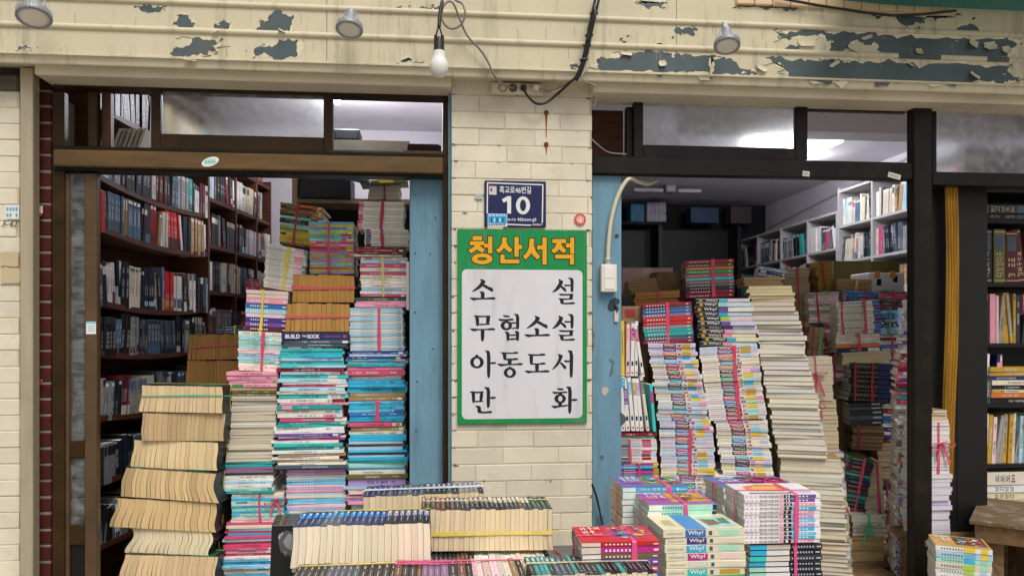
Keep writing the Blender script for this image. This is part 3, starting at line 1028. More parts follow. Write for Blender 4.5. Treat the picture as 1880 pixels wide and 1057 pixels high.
part_of(LF, rect(97, 814, 281, 312, YW - .035, YW + .08, .005), "transom_rail", M_brown_lit)
part_of(LF, rect(97, 814, 275, 281.2, YW - .01, YW + .08, .002), "track", M_dark)
part_of(LF, rect(97, 814, 312, 319, YW - .01, YW + .08, .002), "track", M_dark)
part_of(LF, rect(161, 178, 168, 275, YW + .02, YW + .06), "mullion", M_brown)
part_of(LF, rect(186, 203, 168, 275, YW + .06, YW + .1), "mullion", M_shelfwood)
S = None
mb = MB()
for q in ((277, 294, 160, 276), (594, 611, 160, 276)):
    mb.prect(*q, YW + .004, YW + .04, ch=.002)
mb.prect(294, 594, 249, 276, YW + .006, YW + .04, ch=.002)
mb.prect(294, 594, 160, 171, YW + .006, YW + .04, ch=.002)
S = part_of(LF, mb, "sash", M_brown)
mb = rect(294, 594, 170, 250, YW + .02, YW + .025, 0); chain(LF, mb, "pane", G_frost, S)
mb = MB()
c0 = at(386, 297, YW - .0365)
mb.face([c0 + Vector((.036 * math.cos(a) * .98 + .006 * math.sin(a), 0, .021 * math.sin(a) + .006 * math.cos(a))) for a in [2 * math.pi * k / 28 for k in range(28)]][::-1], 0, hexc('e3e8e2'))
mb.face([c0 + Vector((.026 * math.cos(a), -.0004, .0125 * math.sin(a) + .003 * math.cos(a))) for a in [2 * math.pi * k / 24 for k in range(24)]][::-1], 0, hexc('b9d6cf'))
for k in range(4):
    x = -.02 + .011 * k
    mb.face([c0 + Vector(v) for v in ((x, -.0008, -.004), (x + .006, -.0008, -.003), (x + .006, -.0008, .003), (x, -.0008, .002))], 0, hexc('5a93a5'))
part_of(LF, mb, "oval_sticker", M_print)
mb = MB()
zt, zb2 = at(450, 128, -.0).z, at(450, 144, 0).z
mb.box(at(63, 140, -.07).x, at(829, 140, -.07).x, -.07, .12, at(600, 153, -.07).z, zlip2 + .02, 0, ch=.004)
part_of(LF, mb, "cream_soffit_strip", M_cream)

# sliding door leaf standing open at the left
SD = thing("sliding_door", "brown sliding door leaf with narrow glass, slid to the left of the opening", "door", at(160, 1057, YW + .03))
M_stile = mat("tan_brown_metal", hexc('553f26'), .4, .2, 6, .06, 100, spec=.5, dirt=hexc('2d2318'), dirt_amt=.5, dscale=4)
for q in ((117, 127, 318, 1330), (155, 178, 318, 1330)):
    mb = MB(); mb.prect(*q, YW + .012, YW + .05, ch=.003)
    part_of(SD, mb, "stile", M_stile)
for q in ((127, 155, 809, 840), (127, 155, 963, 1000)):
    mb = MB(); mb.prect(*q, YW + .014, YW + .048, ch=.003)
    part_of(SD, mb, "rail", M_brown)
part_of(SD, rect(127, 155, 318, 809, YW + .026, YW + .031, 0), "pane", G_clear)
part_of(SD, rect(127, 155, 840, 963, YW + .026, YW + .031, 0), "pane", G_clear)
part_of(SD, rect(127, 155, 1000, 1330, YW + .024, YW + .036, 0), "kick_panel", M_dark)
mb = MB()
mb.prect(158, 176, 590, 613, YW + .0105, YW + .0118, 0, hexc('dfe4e6')); mb.prect(158, 176, 590, 594, YW + .0098, YW + .0104, 0, hexc('8fc2d2'))
for k in range(3):
    mb.prect(161, 173, 598 + 4 * k, 599.3 + 4 * k, YW + .0099, YW + .0104, 0, hexc('9aa4ae'))
part_of(SD, mb, "sticker", M_print)
# shutter slats and dark cabinet back behind the glass of the leaf
SH = thing("roller_shutter", "grey ribbed shutter strip hanging behind the sliding door glass", "shutter", at(150, 1057, .2))
mb = MB()
for k in range(70):
    z = .3 + k * .028
    mb.box(at(128, 600, .19).x, at(158, 600, .19).x, .19, .2, z, z + .024, ch=.004)
part_of(SH, mb, "slats", mat("grey_slat", hexc('77726d'), .5, .1, 5, .05, 60))

# right opening and third bay
RF = thing("window_frame", "dark brown metal frame with frosted transoms around the right shop opening", "window frame", at(1400, 1057, YW))
part_of(RF, rect(1088, 1990, 178, 196, YW, YW + .05), "top_rail", M_dark)
part_of(RF, rect(1088, 1677, 292, 324, YW - .02, YW + .04, .004), "transom_rail", M_dark)
part_of(RF, rect(1150, 1163, 196, 293, YW + .03, YW + .07), "mullion", M_dark)
part_of(RF, rect(1678, 1712, 180, 1330, YW - .03, YW + .03, .004), "jamb", M_dark)
part_of(RF, rect(1712, 1990, 318, 342, YW, YW + .08, .003), "transom_rail", M_dark)
mb = MB()
for q in ((1164, 1181, 188, 293), (1462, 1483, 188, 293)):
    mb.prect(*q, YW + .002, YW + .035, ch=.002)
mb.prect(1181, 1462, 269, 293, YW + .004, YW + .035, ch=.002)
mb.prect(1181, 1462, 184, 190, YW + .004, YW + .035, ch=.002)
S = part_of(RF, mb, "sash", M_dark)
chain(RF, rect(1181, 1462, 189, 270, YW + .018, YW + .023, 0), "pane", G_frost, S)
mb = MB(); mb.prect(1483, 1663, 195, 205, YW + .03, YW + .06); mb.prect(1670, 1679, 195, 300, YW + .03, YW + .045)
part_of(RF, mb, "open_light_edge", M_dark)
mb = rect(1712, 1720, 196, 318, YW + .012, YW + .03, .002)
mb.prect(1724, 1990, 196, 206, YW + .012, YW + .045)
S = part_of(RF, mb, "sash", M_dark)
chain(RF, rect(1712, 1990, 204, 319, YW + .024, YW + .03, 0), "pane", G_frost, S)
for px, py, w, rot in ((1480, 319, 14, 6), (1642, 323, 26, 14)):
    mb = MB()
    c0 = at(px, py, YW - .0215)
    Mx = Matrix.Translation(c0) @ Matrix.Rotation(R(rot), 4, 'Y')
    hw = w * .0024 / 2
    mb.box(-hw, hw, 0, .0008, -.012, .012, 0, hexc('d3d2c6'), M=Mx)
    for k in range(4):
        mb.box(-hw * .7 + k * hw * .36, -hw * .7 + k * hw * .36 + hw * .2, -.0004, -.0001, -.004, .003, 0, hexc('7d8783'), M=Mx)
    part_of(RF, mb, "sticker", M_print)
mb = MB()
mb.box(at(1089, 180, -.07).x, 4.6, -.07, .12, at(1430, 179, -.07).z, zlip2 + .02, 0, ch=.004)
part_of(RF, mb, "cream_soffit_strip", M_cream)

# blue boarded jambs either side of the pillar
JB = thing("wooden_jamb", "pale blue painted board left of the brick pillar", "door jamb", at(785, 1057, .12))
mb = MB(); mb.prect(752, 814, 320, 1330, .11, .15, ch=.003); part_of(JB, mb, "board", M_blue)
mb = MB(); mb.prect(823, 829, 150, 1330, .03, .06, ch=.002); part_of(JB, mb, "edge_strip", M_blue)
mb = MB()
for px, py in ((762, 358), (762, 465), (762, 573), (790, 466), (766, 700), (764, 790), (800, 400), (795, 640)):
    p = at(px, py, .1085)
    mb.lathe([(.0035, 0), (.003, .001)], 8, 0, hexc('2c2a28'), M=Matrix.Translation(p) @ Matrix.Rotation(R(90), 4, 'X'))
part_of(JB, mb, "nail_heads", M_plain)
mb = MB()
mb.face([at(x, y, .1088) for x, y in ragged([(752, 320), (814, 320), (812, 330), (800, 326), (786, 329), (770, 324), (756, 330)], rr, 2)][::-1], 0, hexc('5a231c'))
part_of(JB, mb, "bare_red_patch", M_plain)
JB2 = thing("wooden_jamb", "pale blue painted board right of the brick pillar carrying the light switch", "door jamb", at(1112, 1057, .08))
mb = MB(); mb.prect(1087, 1141, 322, 1330, .07, .11, ch=.003); part_of(JB2, mb, "board", M_blue)
for poly, c in (([(1105, 713), (1113, 709), (1118, 714), (1114, 724), (1108, 727), (1104, 720)], 'b9b3aa'), ([(1120, 550), (1130, 545), (1138, 556), (1132, 575), (1122, 572)], '2f3a44'), ([(1128, 432), (1136, 430), (1137, 437), (1130, 438)], '2f3a44'), ([(1088, 600), (1091, 598), (1091, 640), (1088, 646)], '8a8f8c'), ([(1137, 760), (1140, 756), (1141, 782), (1138, 780)], '4d5c64'), ([(1100, 838), (1106, 835), (1108, 842), (1102, 845)], '55656e'), ([(1118, 660), (1121, 658), (1122, 690), (1119, 692)], '567080'), ([(1092, 950), (1110, 946), (1112, 962), (1094, 966)], '5d7484')):
    mb = MB()
    mb.face([at(x, y, .0686) for x, y in ragged(poly, rr, 2)][::-1], 0, hexc(c))
    part_of(JB2, mb, "worn_spot", M_plain)
LAMP_R, LAMP_L = 19.0, 27.0
# ------------------------------------------------------------------ signs
def poly_off(pts, d):
    n = len(pts)
    area = sum(pts[i][0] * pts[(i + 1) % n][1] - pts[(i + 1) % n][0] * pts[i][1] for i in range(n))
    sg = 1 if area > 0 else -1
    out = []
    for i in range(n):
        p, q, s_ = Vector(pts[i - 1]), Vector(pts[i]), Vector(pts[(i + 1) % n])
        e1, e2 = (q - p).normalized(), (s_ - q).normalized()
        n1, n2 = Vector((e1.y, -e1.x)) * sg, Vector((e2.y, -e2.x)) * sg
        m = (n1 + n2)
        m = m.normalized() if m.length > .01 else n1
        k = d / max(.5, m.dot(n1))
        out.append((q.x + m.x * k, q.y + m.y * k))
    return out

def smooth_poly(pts, it=1):
    for _ in range(it):
        o = []
        for i, p in enumerate(pts):
            q = pts[(i + 1) % len(pts)]
            o += [(p[0] * .78 + q[0] * .22, p[1] * .78 + q[1] * .22), (p[0] * .22 + q[0] * .78, p[1] * .22 + q[1] * .78)]
        pts = o
    return pts

class Glyphs:
    def __init__(s, mb, org, sc, Y):
        s.mb, s.org, s.sc, s.Y, s.k = mb, org, sc, Y, 0
    def P(s, x, y, d):
        return at(s.org[0] + x * s.sc, s.org[1] + y * s.sc, s.Y - d)
    def poly(s, pts, c, off=0.0, base=0.0, sm=0):
        s.k += 1
        if off: pts = poly_off(pts, off)
        if sm: pts = smooth_poly(pts, sm)
        n = len(pts)
        area = sum(pts[i][0] * pts[(i + 1) % n][1] - pts[(i + 1) % n][0] * pts[i][1] for i in range(n))
        v = [s.P(x, y, base + .00004 * s.k) for x, y in pts]
        s.mb.face(v[::-1] if area > 0 else v, 0, c)
    def ring(s, cx, cy, rx, ry, ix, iy, c, base=0.0, off=0.0, dx=0, dy=0):
        s.k += 1
        n = 32
        a = [2 * math.pi * i / n for i in range(n)]
        d = base + .00004 * s.k
        o = [s.P(cx + (rx + off) * math.cos(t), cy + (ry + off) * math.sin(t), d) for t in a]
        i_ = [s.P(cx + dx + (ix - off) * math.cos(t), cy + dy + (iy - off) * math.sin(t), d) for t in a]
        for k in range(n):
            q = (k + 1) % n
            s.mb.face([o[k], i_[k], i_[q], o[q]], 0, c)

INK = hexc('1c222c')
SG = thing("shop_sign", "tall green and white shop sign with yellow Korean title and black words on the pillar", "sign", at(959, 778, 0))
x0, x1 = at(840, 600, -.012).x, at(1077.5, 600, -.012).x
z0, z1 = at(959, 777, -.012).z, at(959, 422, -.012).z
mb = MB(); mb.box(x0, x1, -.014, -.004, z0, z1, 0, hexc('0b8a48'), ch=.0012)
part_of(SG, mb, "panel", M_sign)
mb = MB()
def rrect(xa, xb, za, zb, r, Y, n=6):
    o = []
    for cx, cz, a0 in ((xb - r, zb - r, 0), (xa + r, zb - r, 90), (xa + r, za + r, 180), (xb - r, za + r, 270)):
        for k in range(n + 1):
            a = R(a0 + 90 * k / n)
            o.append(Vector((cx + r * math.cos(a), Y, cz + r * math.sin(a))))
    return o[::-1]
mb.face(rrect(at(848, 600, -.0146).x, at(1069.5, 600, -.0146).x, at(959, 768, -.0146).z, at(959, 495, -.0146).z, .022, -.0146), 0, hexc('d9d7dc'))
part_of(SG, mb, "white_field", M_sign)
g1 = [
 ('p', [(232,92),(255,90),(318,118),(300,155),(272,195),(200,245),(125,274),(122,264),(190,205),(240,150),(252,120)]),
 ('p', [(268,185),(300,160),(370,205),(405,210),(424,245),(410,268),(385,262),(345,235),(280,200)]),
 ('p', [(222,262),(300,262),(300,360),(248,360),(246,285)]),
 ('p', [(92,350),(110,345),(200,352),(340,350),(400,340),(445,345),(452,360),(445,376),(300,374),(190,378),(150,392),(115,372)])]
mu = [
 ('p', [(143,600),(160,592),(270,600),(385,595),(382,618),(220,622),(170,620)]), ('p', [(165,605),(222,610),(226,720),(200,748),(182,735),(175,660)]),
 ('p', [(322,605),(380,600),(366,712),(318,712)]), ('p', [(200,710),(370,705),(380,715),(374,724),(195,735)]),
 ('p', [(92,778),(115,773),(230,782),(345,778),(380,768),(430,770),(450,785),(438,802),(300,798),(200,802),(150,818),(118,800)]),
 ('p', [(245,790),(300,790),(296,910),(282,950),(265,960),(250,940),(246,870)])]
hyeop = [
 ('p', [(550,585),(570,590),(640,598),(655,608),(640,620),(585,622),(560,605)]), ('p', [(485,648),(500,640),(600,648),(660,636),(700,640),(705,655),(690,668),(580,668),(535,678),(505,668)]),
 ('r', (600,735,80,66,30,36,4,0)), ('p', [(580,660),(625,660),(625,690),(580,690)]),
 ('p', [(650,690),(740,685),(740,705),(660,715)]), ('p', [(660,770),(740,755),(740,775),(670,784)]),
 ('p', [(700,575),(720,570),(780,580),(780,760),(772,785),(755,790),(735,780),(735,610),(722,590)]),
 ('p', [(575,822),(590,818),(645,825),(642,930),(622,955),(605,940),(600,850)]), ('p', [(712,812),(740,808),(780,815),(776,930),(768,948),(745,945),(732,915),(732,840)]),
 ('p', [(635,858),(740,856),(740,876),(635,880)]), ('p', [(635,912),(740,908),(740,932),(635,938)])]
seol = [
 ('p', [(565,95),(580,92),(640,122),(620,170),(590,220),(540,262),(485,280),(480,270),(520,230),(560,170),(578,130)]), ('p', [(590,200),(610,180),(650,205),(672,225),(680,255),(668,272),(645,258),(612,222)]),
 ('p', [(640,170),(660,168),(740,168),(740,190),(690,192),(668,198)]), ('p', [(695,75),(715,70),(780,80),(778,240),(770,268),(750,276),(735,262),(735,110),(720,92)]),
 ('p', [(568,295),(585,293),(680,298),(778,292),(776,318),(620,322),(595,322)]), ('p', [(722,305),(776,305),(762,372),(718,372)]),
 ('p', [(565,362),(580,355),(640,360),(775,358),(772,375),(640,382),(590,382)]), ('p', [(588,370),(640,370),(640,430),(625,440),(605,438),(594,420)]), ('p', [(605,420),(700,418),(765,408),(795,415),(798,430),(785,440),(620,442)])]
ah = [
 ('r', (193,262,95,85,44,55,0,0)), ('p', [(168,160),(190,155),(218,160),(215,195),(172,195)]),
 ('p', [(297,100),(315,96),(382,106),(380,430),(370,470),(352,484),(338,465),(332,400),(332,140),(318,118)]), ('p', [(375,265),(430,256),(455,260),(460,272),(450,285),(375,288)]),
 ('p', [(518,125),(535,120),(640,128),(700,125),(730,114),(760,118),(766,130),(758,146),(640,146),(560,150),(540,145)]), ('p', [(548,138),(602,138),(602,210),(580,232),(560,225),(555,190)]), ('p', [(575,208),(690,210),(725,200),(760,205),(768,216),(758,232),(580,235)]),
 ('p', [(622,225),(678,225),(672,295),(620,295)]), ('p', [(468,285),(490,280),(620,285),(740,280),(780,270),(825,275),(830,288),(820,303),(700,300),(580,305),(530,322),(495,305)]),
 ('r', (650,405,86,72,37,44,0,0)), ('p', [(630,325),(650,320),(672,328),(670,345),(632,345)]),
 ('p', [(90,670),(110,662),(200,668),(288,660),(286,688),(160,690),(118,690)]), ('p', [(118,675),(168,680),(168,800),(150,828),(130,820),(124,760)]), ('p', [(236,680),(284,675),(268,800),(226,800)]), ('p', [(150,795),(275,790),(284,803),(270,810),(150,815)]),
 ('p', [(290,608),(310,602),(378,612),(374,850),(364,885),(346,898),(332,880),(328,820),(330,650),(315,628)]), ('p', [(370,745),(425,735),(450,740),(455,752),(445,766),(370,768)]),
 ('p', [(165,868),(185,860),(248,868),(250,945),(340,940),(375,932),(400,938),(404,950),(395,966),(230,968),(208,958),(200,940),(200,895),(185,880)])]
do = [
 ('p', [(135,150),(155,145),(290,152),(345,138),(385,145),(392,157),(382,172),(240,174),(180,178),(158,170)]), ('p', [(165,160),(218,165),(215,275),(195,298),(178,292),(170,270)]), ('p', [(190,275),(310,276),(345,262),(385,268),(392,280),(380,296),(190,298)]),
 ('p', [(245,285),(298,285),(296,390),(245,390)]), ('p', [(95,380),(115,375),(240,382),(350,376),(390,368),(440,374),(446,388),(435,403),(300,402),(195,404),(152,418),(118,400)]),
 ('p', [(558,150),(575,146),(634,165),(615,220),(570,300),(520,345),(482,368),(478,358),(525,300),(560,240),(575,190)]), ('p', [(585,275),(608,255),(640,290),(670,310),(678,345),(662,362),(640,345),(610,300)]),
 ('p', [(635,240),(655,234),(730,235),(730,256),(690,262),(675,268)]), ('p', [(688,102),(705,94),(775,104),(768,430),(758,470),(742,478),(728,462),(722,400),(724,140),(710,118)]),
 ('p', [(542,618),(560,618),(630,622),(645,632),(630,646),(585,650),(560,642)]), ('p', [(478,675),(500,668),(600,672),(660,662),(695,672),(690,688),(600,690),(540,695),(512,702),(495,690)]),
 ('r', (592,765,80,65,30,38,2,0)), ('p', [(572,685),(620,685),(620,710),(572,710)]), ('p', [(566,820),(618,820),(616,862),(566,866)]), ('p', [(462,862),(490,862),(560,862),(706,845),(706,868),(600,880),(545,890),(520,902),(490,885)]),
 ('p', [(670,602),(690,595),(755,602),(750,900),(740,960),(722,975),(708,960),(702,900),(704,640),(692,620)]), ('p', [(745,772),(790,765),(825,768),(832,780),(820,796),(745,795)])]
for org, gl, dy in (((850, 500), g1, 0), ((950, 500), seol, 0), ((850, 500), mu, 0), ((850, 500), hyeop, 0), ((950, 500), g1, 508), ((950, 500), seol, 503), ((850, 630), ah, 0), ((950, 630), do, 0)):
    mb = MB()
    G = Glyphs(mb, org, .1325, -.0148)
    for kd, d in gl:
        if kd == 'p':
            G.poly([(x, y + dy) for x, y in d], INK, sm=1)
        else:
            cx, cy, rx, ry, ix, iy, ddx, ddy = d
            G.ring(cx, cy + dy, rx, ry, ix, iy, INK, dx=ddx, dy=ddy)
    part_of(SG, mb, "lettering", M_print)
TIT = [
 [(217,103),(350,103),(350,165),(217,165)], [(178,178),(385,178),(385,235),(178,235)], [(255,230),(330,232),(300,280),(250,320),(192,355),(155,305),(215,275)], [(290,265),(325,240),(345,265),(395,295),(362,345),(320,325),(275,295)],
 [(383,215),(442,215),(442,270),(383,270)], [(440,110),(500,110),(500,355),(440,355)], (355,432,148,78,72,23),
 [(643,122),(708,122),(705,190),(690,250),(640,310),(593,350),(552,305),(605,265),(640,200)], [(680,235),(712,190),(725,240),(792,298),(755,345),(700,305),(665,270)], [(818,117),(880,117),(880,402),(818,402)], [(876,232),(930,232),(930,292),(876,292)], [(617,370),(677,370),(677,440),(890,440),(890,498),(617,498)],
 [(1035,140),(1102,140),(1098,230),(1080,310),(1040,380),(980,445),(938,402),(995,340),(1030,260)], [(1075,300),(1100,240),(1125,320),(1190,400),(1150,443),(1085,385),(1060,350)], [(1145,238),(1226,238),(1226,298),(1145,298)], [(1222,123),(1282,123),(1282,515),(1222,515)],
 [(1365,148),(1560,148),(1560,205),(1365,205)], [(1425,200),(1500,200),(1480,260),(1440,320),(1385,355),(1345,308),(1400,270)], [(1470,265),(1495,225),(1520,265),(1568,305),(1530,352),(1480,315),(1455,290)], [(1560,210),(1624,210),(1624,270),(1560,270)], [(1620,125),(1678,125),(1678,360),(1620,360)], [(1403,370),(1675,370),(1675,515),(1617,515),(1617,428),(1403,428)]]
mb = MB()
G = Glyphs(mb, (840, 420), .12766, -.0142)
for off, c, base in ((13, hexc('3a2408'), 0), (0, hexc('e5a51c'), .0012)):
    for d in TIT:
        if isinstance(d, tuple):
            G.ring(*d, c, base=base, off=off)
        else:
            G.poly(d, c, off=off, base=base)
part_of(SG, mb, "yellow_title", M_print)

PLT = thing("address_plate", "navy blue house number plate reading 10 above the green sign", "sign", at(945, 416, 0))
mb = MB()
NAVY = hexc('1b2350')
mb.box(at(889.5, 380, -.012).x, at(1002.5, 380, -.012).x, -.013, -.003, at(945, 417, -.012).z, at(945, 332, -.012).z, 0, NAVY, ch=.004)
part_of(PLT, mb, "plate", M_print)
mb = MB()
pp = lambda X, Y_, d=.0134: at(880 + X * .0993, 320 + Y_ * .0993, -d)
WH = hexc('dfe0de')
def line(a, b, w):
    a, b = Vector(a), Vector(b)
    t = (b - a).normalized(); n_ = Vector((-t.y, t.x)) * w / 2
    return [a + n_, b + n_, b - n_, a - n_]
for a, b in (((140, 158), (1185, 195)), ((152, 172), (145, 720)), ((1175, 208), (1165, 895)), ((515, 925), (960, 942))):
    q = line(a, b, 22)
    v = [pp(p.x, p.y) for p in q]
    mb.face(v[::-1] if (v[1] - v[0]).cross(v[2] - v[1]).y > 0 else v, 0, WH)
px_ = .0993 / F * 3.47
def txt(s, X, Y_, h, w, bold, c=WH, d=.0138):
    p0 = pp(X, Y_, d)
    put_text(mb, s, lambda a, b: p0 + Vector((a, 0, b)), 0, 0, h * px_, c, 0, bold, w * px_)
txt("흑교로46번길", 372, 350, 135, 590, .012)
for q in ([(415, 465), (520, 405), (588, 405), (588, 725), (515, 725), (515, 490), (452, 525)],):
    mb.face([pp(x, y, .0138) for x, y in q][::-1], 0, WH)
for k in range(40):
    a, b = 2 * math.pi * k / 40, 2 * math.pi * (k + 1) / 40
    mb.face([pp(808 + 130 * math.cos(a), 575 + 166 * math.sin(a), .0138), pp(808 + 57 * math.cos(a), 575 + 108 * math.sin(a), .0138), pp(808 + 57 * math.cos(b), 575 + 108 * math.sin(b), .0138), pp(808 + 130 * math.cos(b), 575 + 166 * math.sin(b), .0138)], 0, WH)
txt("o-ro 46beon-gil", 525, 880, 85, 530, .012)
txt("46867", 975, 948, 40, 195, .0)
part_of(PLT, mb, "white_lettering", M_print)
mb = MB()
def prq(x0, x1, y0, y1, c, d, rot=0):
    mb.face([pp(x0, y1 + 0, d), pp(x1, y1 + rot, d), pp(x1, y0 + rot, d), pp(x0, y0, d)], 0, hexc(c))
prq(155, 515, 725, 960, 'd9dde0', .0142, 8); prq(165, 505, 735, 905, '2f9cd0', .0145, 8)
for k in range(5):
    prq(180 + 64 * k, 225 + 64 * k, 745, 775, 'a8d8ea', .0148, 2); prq(215 + 52 * k, 240 + 52 * k, 800 + 10 * (k % 2), 880, 'bfe6e8' if k % 2 else '17506e', .0148, 2)
for k in range(7):
    prq(170 + 46 * k, 198 + 46 * k, 915, 945, '3b3f44', .0148, 1)
part_of(PLT, mb, "blue_sticker", M_print)
mb = MB()
prq(182, 318, 205, 375, 'd8c6c4', .0142, 4); prq(182, 318, 205, 222, 'b5525c', .0146, 4); prq(205, 238, 255, 320, '6a2c50', .0146); prq(250, 305, 240, 330, 'b9c4cf', .0146)
part_of(PLT, mb, "small_sticker", M_print)
mb = MB()
prq(150, 440, 962, 1010, 'bfb9ac', .0142, 6)
part_of(PLT, mb, "tape_scrap", M_print)

mb = MB()
c0 = at(1065, 403, -.0052)
def disc(c0, r, c, d, n=28):
    mb.face([c0 + Vector((r * math.cos(2 * math.pi * k / n), -d, r * math.sin(2 * math.pi * k / n))) for k in range(n)], 0, hexc(c))
disc(c0, .0262, 'd8392f', .0); disc(c0, .0262 * .62, 'e6dcd2', .0004); disc(c0, .0262 * .5, 'd8392f', .0008); disc(c0 + Vector((0, 0, -.001)), .0262 * .4, 'e6dcd2', .0012)
for k in range(9):
    a = 2 * math.pi * k / 9
    disc(c0 + Vector((.021 * math.cos(a), 0, .021 * math.sin(a))), .0022, 'e9b5ae', .0006, 8)
disc(c0 + Vector((-.004, 0, .001)), .0022, '3a2c2a', .0016, 8); disc(c0 + Vector((.004, 0, .001)), .0022, '3a2c2a', .0016, 8)
tag(mb.build("round_sticker", M_print), "small round red and white sticker right of the number plate", "sticker")
mb = MB()
mb.box(at(872, 360, -.006).x, at(886, 360, -.006).x, -.0062, -.0045, at(879, 366, 0).z, at(879, 357, 0).z, 0, hexc('a9b3b0'))
tag(mb.build("paper_scrap", M_plain), "torn grey tape scrap left of the number plate", "tape")

# notices and handwriting on the left pillar
mb = MB()
mb.prect(10, 35, 376, 402, -.0075, -.006, 0, hexc('dbe2e2'))
for k in range(2):
    for j in range(4):
        if (k, j) != (1, 2):
            mb.prect(12 + j * 5.5, 15.5 + j * 5.5, 381 + k * 11, 387 + k * 11, -.0079, -.0076, 0, hexc('6d98ae'))
tag(mb.build("paper_notice", M_print), "small paper notice with blue print taped to the far left pillar", "notice")
mb = MB()
p0 = at(2, 416, -.0068)
k_ = 3.25 / F
put_text(mb, "3-42", lambda a, b: p0 + Vector((a + b * .3, 0, b)), 0, 0, 11 * k_, hexc('2a2723'), 0, .0, 27 * k_)
o = part_of(PL, mb, "handwritten_number", M_plain)
mb = MB()
for y0, y1, x0, x1 in ((463, 489, 0, 33), (492, 520, 2, 35)):
    mb.face([at(x, y, -.0066) for x, y in ragged([(x0, y0), (x1, y0), (x1, y1), (x0, y1)], rr, 2, .06)][::-1], 0, hexc('c3b18f'))
part_of(PL, mb, "scraped_patches", M_plain)
for k, (px, py) in enumerate(((72, 396), (74, 702), (70, 848))):
    mb = MB()
    c = hexc('e4e0de') if k == 0 else hexc('d86a7e')
    p = at(px, py, .055)
    if k == 0:
        mb.prect(66, 78, 378, 392, .052, .056, 0, c)
    for j in range(4):
        a = rr.uniform(-.6, .6)
        mb.tube([p + Vector((0, 0, 0)), p + Vector((.012 * math.cos(a) * (1 if j % 2 else -1), -.01, .02 * math.sin(a + j)))], [.006, .003], 5, 0, hexc('c9566b'))
    tag(mb.build("tape_knot", M_ribbon), ("pink knot with white paper tag tied at the upper brick strip", "pink plastic knot tied halfway down the red brick strip", "pink plastic knot tied low on the red brick strip")[k], "tape", "pink knots on the brick strip")

# ------------------------------------------------------------------ lamps, cables, sockets
DARKM = mat("dark_plastic", hexc('1b1a1b'), .45, .1, 8, .05, 60)
M_alu = mat("cast_aluminium", hexc('9a9da2'), .5, .1, 8, .1, 60, metal=.3, dirt=hexc('57544c'), dirt_amt=.5)
M_lens = mat("led_lens", hexc('f3efe0'), .25, .04, 8, 0, 60, dirt=hexc('a89f8c'), dirt_amt=.3)
def flood(label, px, py, rpx, Y, tilt, side, mount):
    p = at(px, py, Y)
    r = rpx * (Y - CAM.y) / F
    T = thing("spot_lamp", label, "lamp", p, (R(tilt), R(side), 0), "spot lamps under the fascia")
    mb = MB()
    mb.lathe([(r * .32, r * 1.75), (r * .38, r * 1.1), (r * .55, r * .8), (r * .62, r * .55)], 24, 0, caps=True)
    part_of_local(T, mb, "neck", M_alu)
    mb = MB()
    mb.lathe([(r * .6, r * .62), (r * .95, r * .42), (r, r * .3), (r, r * .02), (r * .93, 0), (r * .86, 0), (r * .84, r * .05)], 36, 0, caps=False)
    for k in range(36):
        a = 2 * math.pi * k / 36
        Mk = Matrix.Rotation(a, 4, 'Z')
        mb.box(r * .96, r * 1.035, -r * .03, r * .03, r * .04, r * .42, 0, M=Mk)
    part_of_local(T, mb, "ring_housing", M_alu)
    mb = MB()
    mb.lathe([(r * .01, r * .045), (r * .6, r * .03), (r * .84, r * .05)], 36, 0, caps=False)
    for k in range(30):
        a = 2 * math.pi * k / 30
        mb.box(r * .74, r * .79, -r * .03, r * .03, r * .02, r * .036, 1, M=Matrix.Rotation(a, 4, 'Z'))
    part_of_local(T, mb, "lens", [M_lens, M_alu])
    mb = MB()
    for sx in (-1, 1):
        mb.tube([(sx * r * .62, 0, r * .55), (sx * r * .66, 0, r * .9), (sx * r * .5, r * .1, r * 1.5), (sx * r * .18, r * .3, r * 2.05)], r * .06, 6)
    mb.box(-r * .22, r * .22, r * .1, r * .5, r * 1.9, r * 2.6 if mount else r * 2.2, 0, ch=.003)
    part_of_local(T, mb, "bracket", M_alu)
    return T
def part_of_local(T, mb, name, m):
    o = mb.build(name, m); o.parent = T; return o
flood("grey spot lamp at the far left under the fascia ribs", 62, 34, 28, -.30, -19, -7, False)
flood("grey spot lamp between the left opening and the hanging bulb", 641, 56, 24, -.26, -18, 3, False)
flood("grey spot lamp above the right opening on a yellowish bracket", 1335, 86, 24, -.27, -20, 6, True)

BL = thing("hanging_bulb", "unlit white bulb hanging in a black socket above the pillar's left edge", "light bulb", at(806, 120, -.28))
p = Vector((0, 0, 0))
u = 3.2 / F
mb = MB(); mb.lathe([(.001, -23 * u), (5 * u, -22.6 * u), (9 * u, -21 * u), (13 * u, -17.5 * u), (16 * u, -12 * u), (17.6 * u, -5 * u), (17.4 * u, 1 * u), (15.5 * u, 7 * u), (13 * u, 11.5 * u), (11.8 * u, 16 * u), (11.4 * u, 25 * u)], 28)
part_of_local(BL, mb, "globe", mat("opal_glass", hexc('e4e2dc'), .25, .03, 4, 0, 50))
mb = MB(); mb.lathe([(11 * u, 23 * u), (11 * u, 27 * u), (9.5 * u, 28 * u), (9.5 * u, 48 * u), (7 * u, 50 * u)], 20)
for sx in (-1, 1):
    mb.tube([(sx * 6 * u, 0, 46 * u), (sx * 6 * u, 0, 54 * u)], 3 * u, 8)
part_of_local(BL, mb, "socket", DARKM)
mb = MB()
for sx in (-1, 1):
    mb.tube([(sx * 6 * u, 0, 52 * u), (sx * 4 * u, 0, 60 * u), (0, 0, 72 * u), (2 * u, .01, 95 * u), (6 * u, .03, 122 * u), (9 * u, .09, 150 * u)], 1.6 * u, 6)
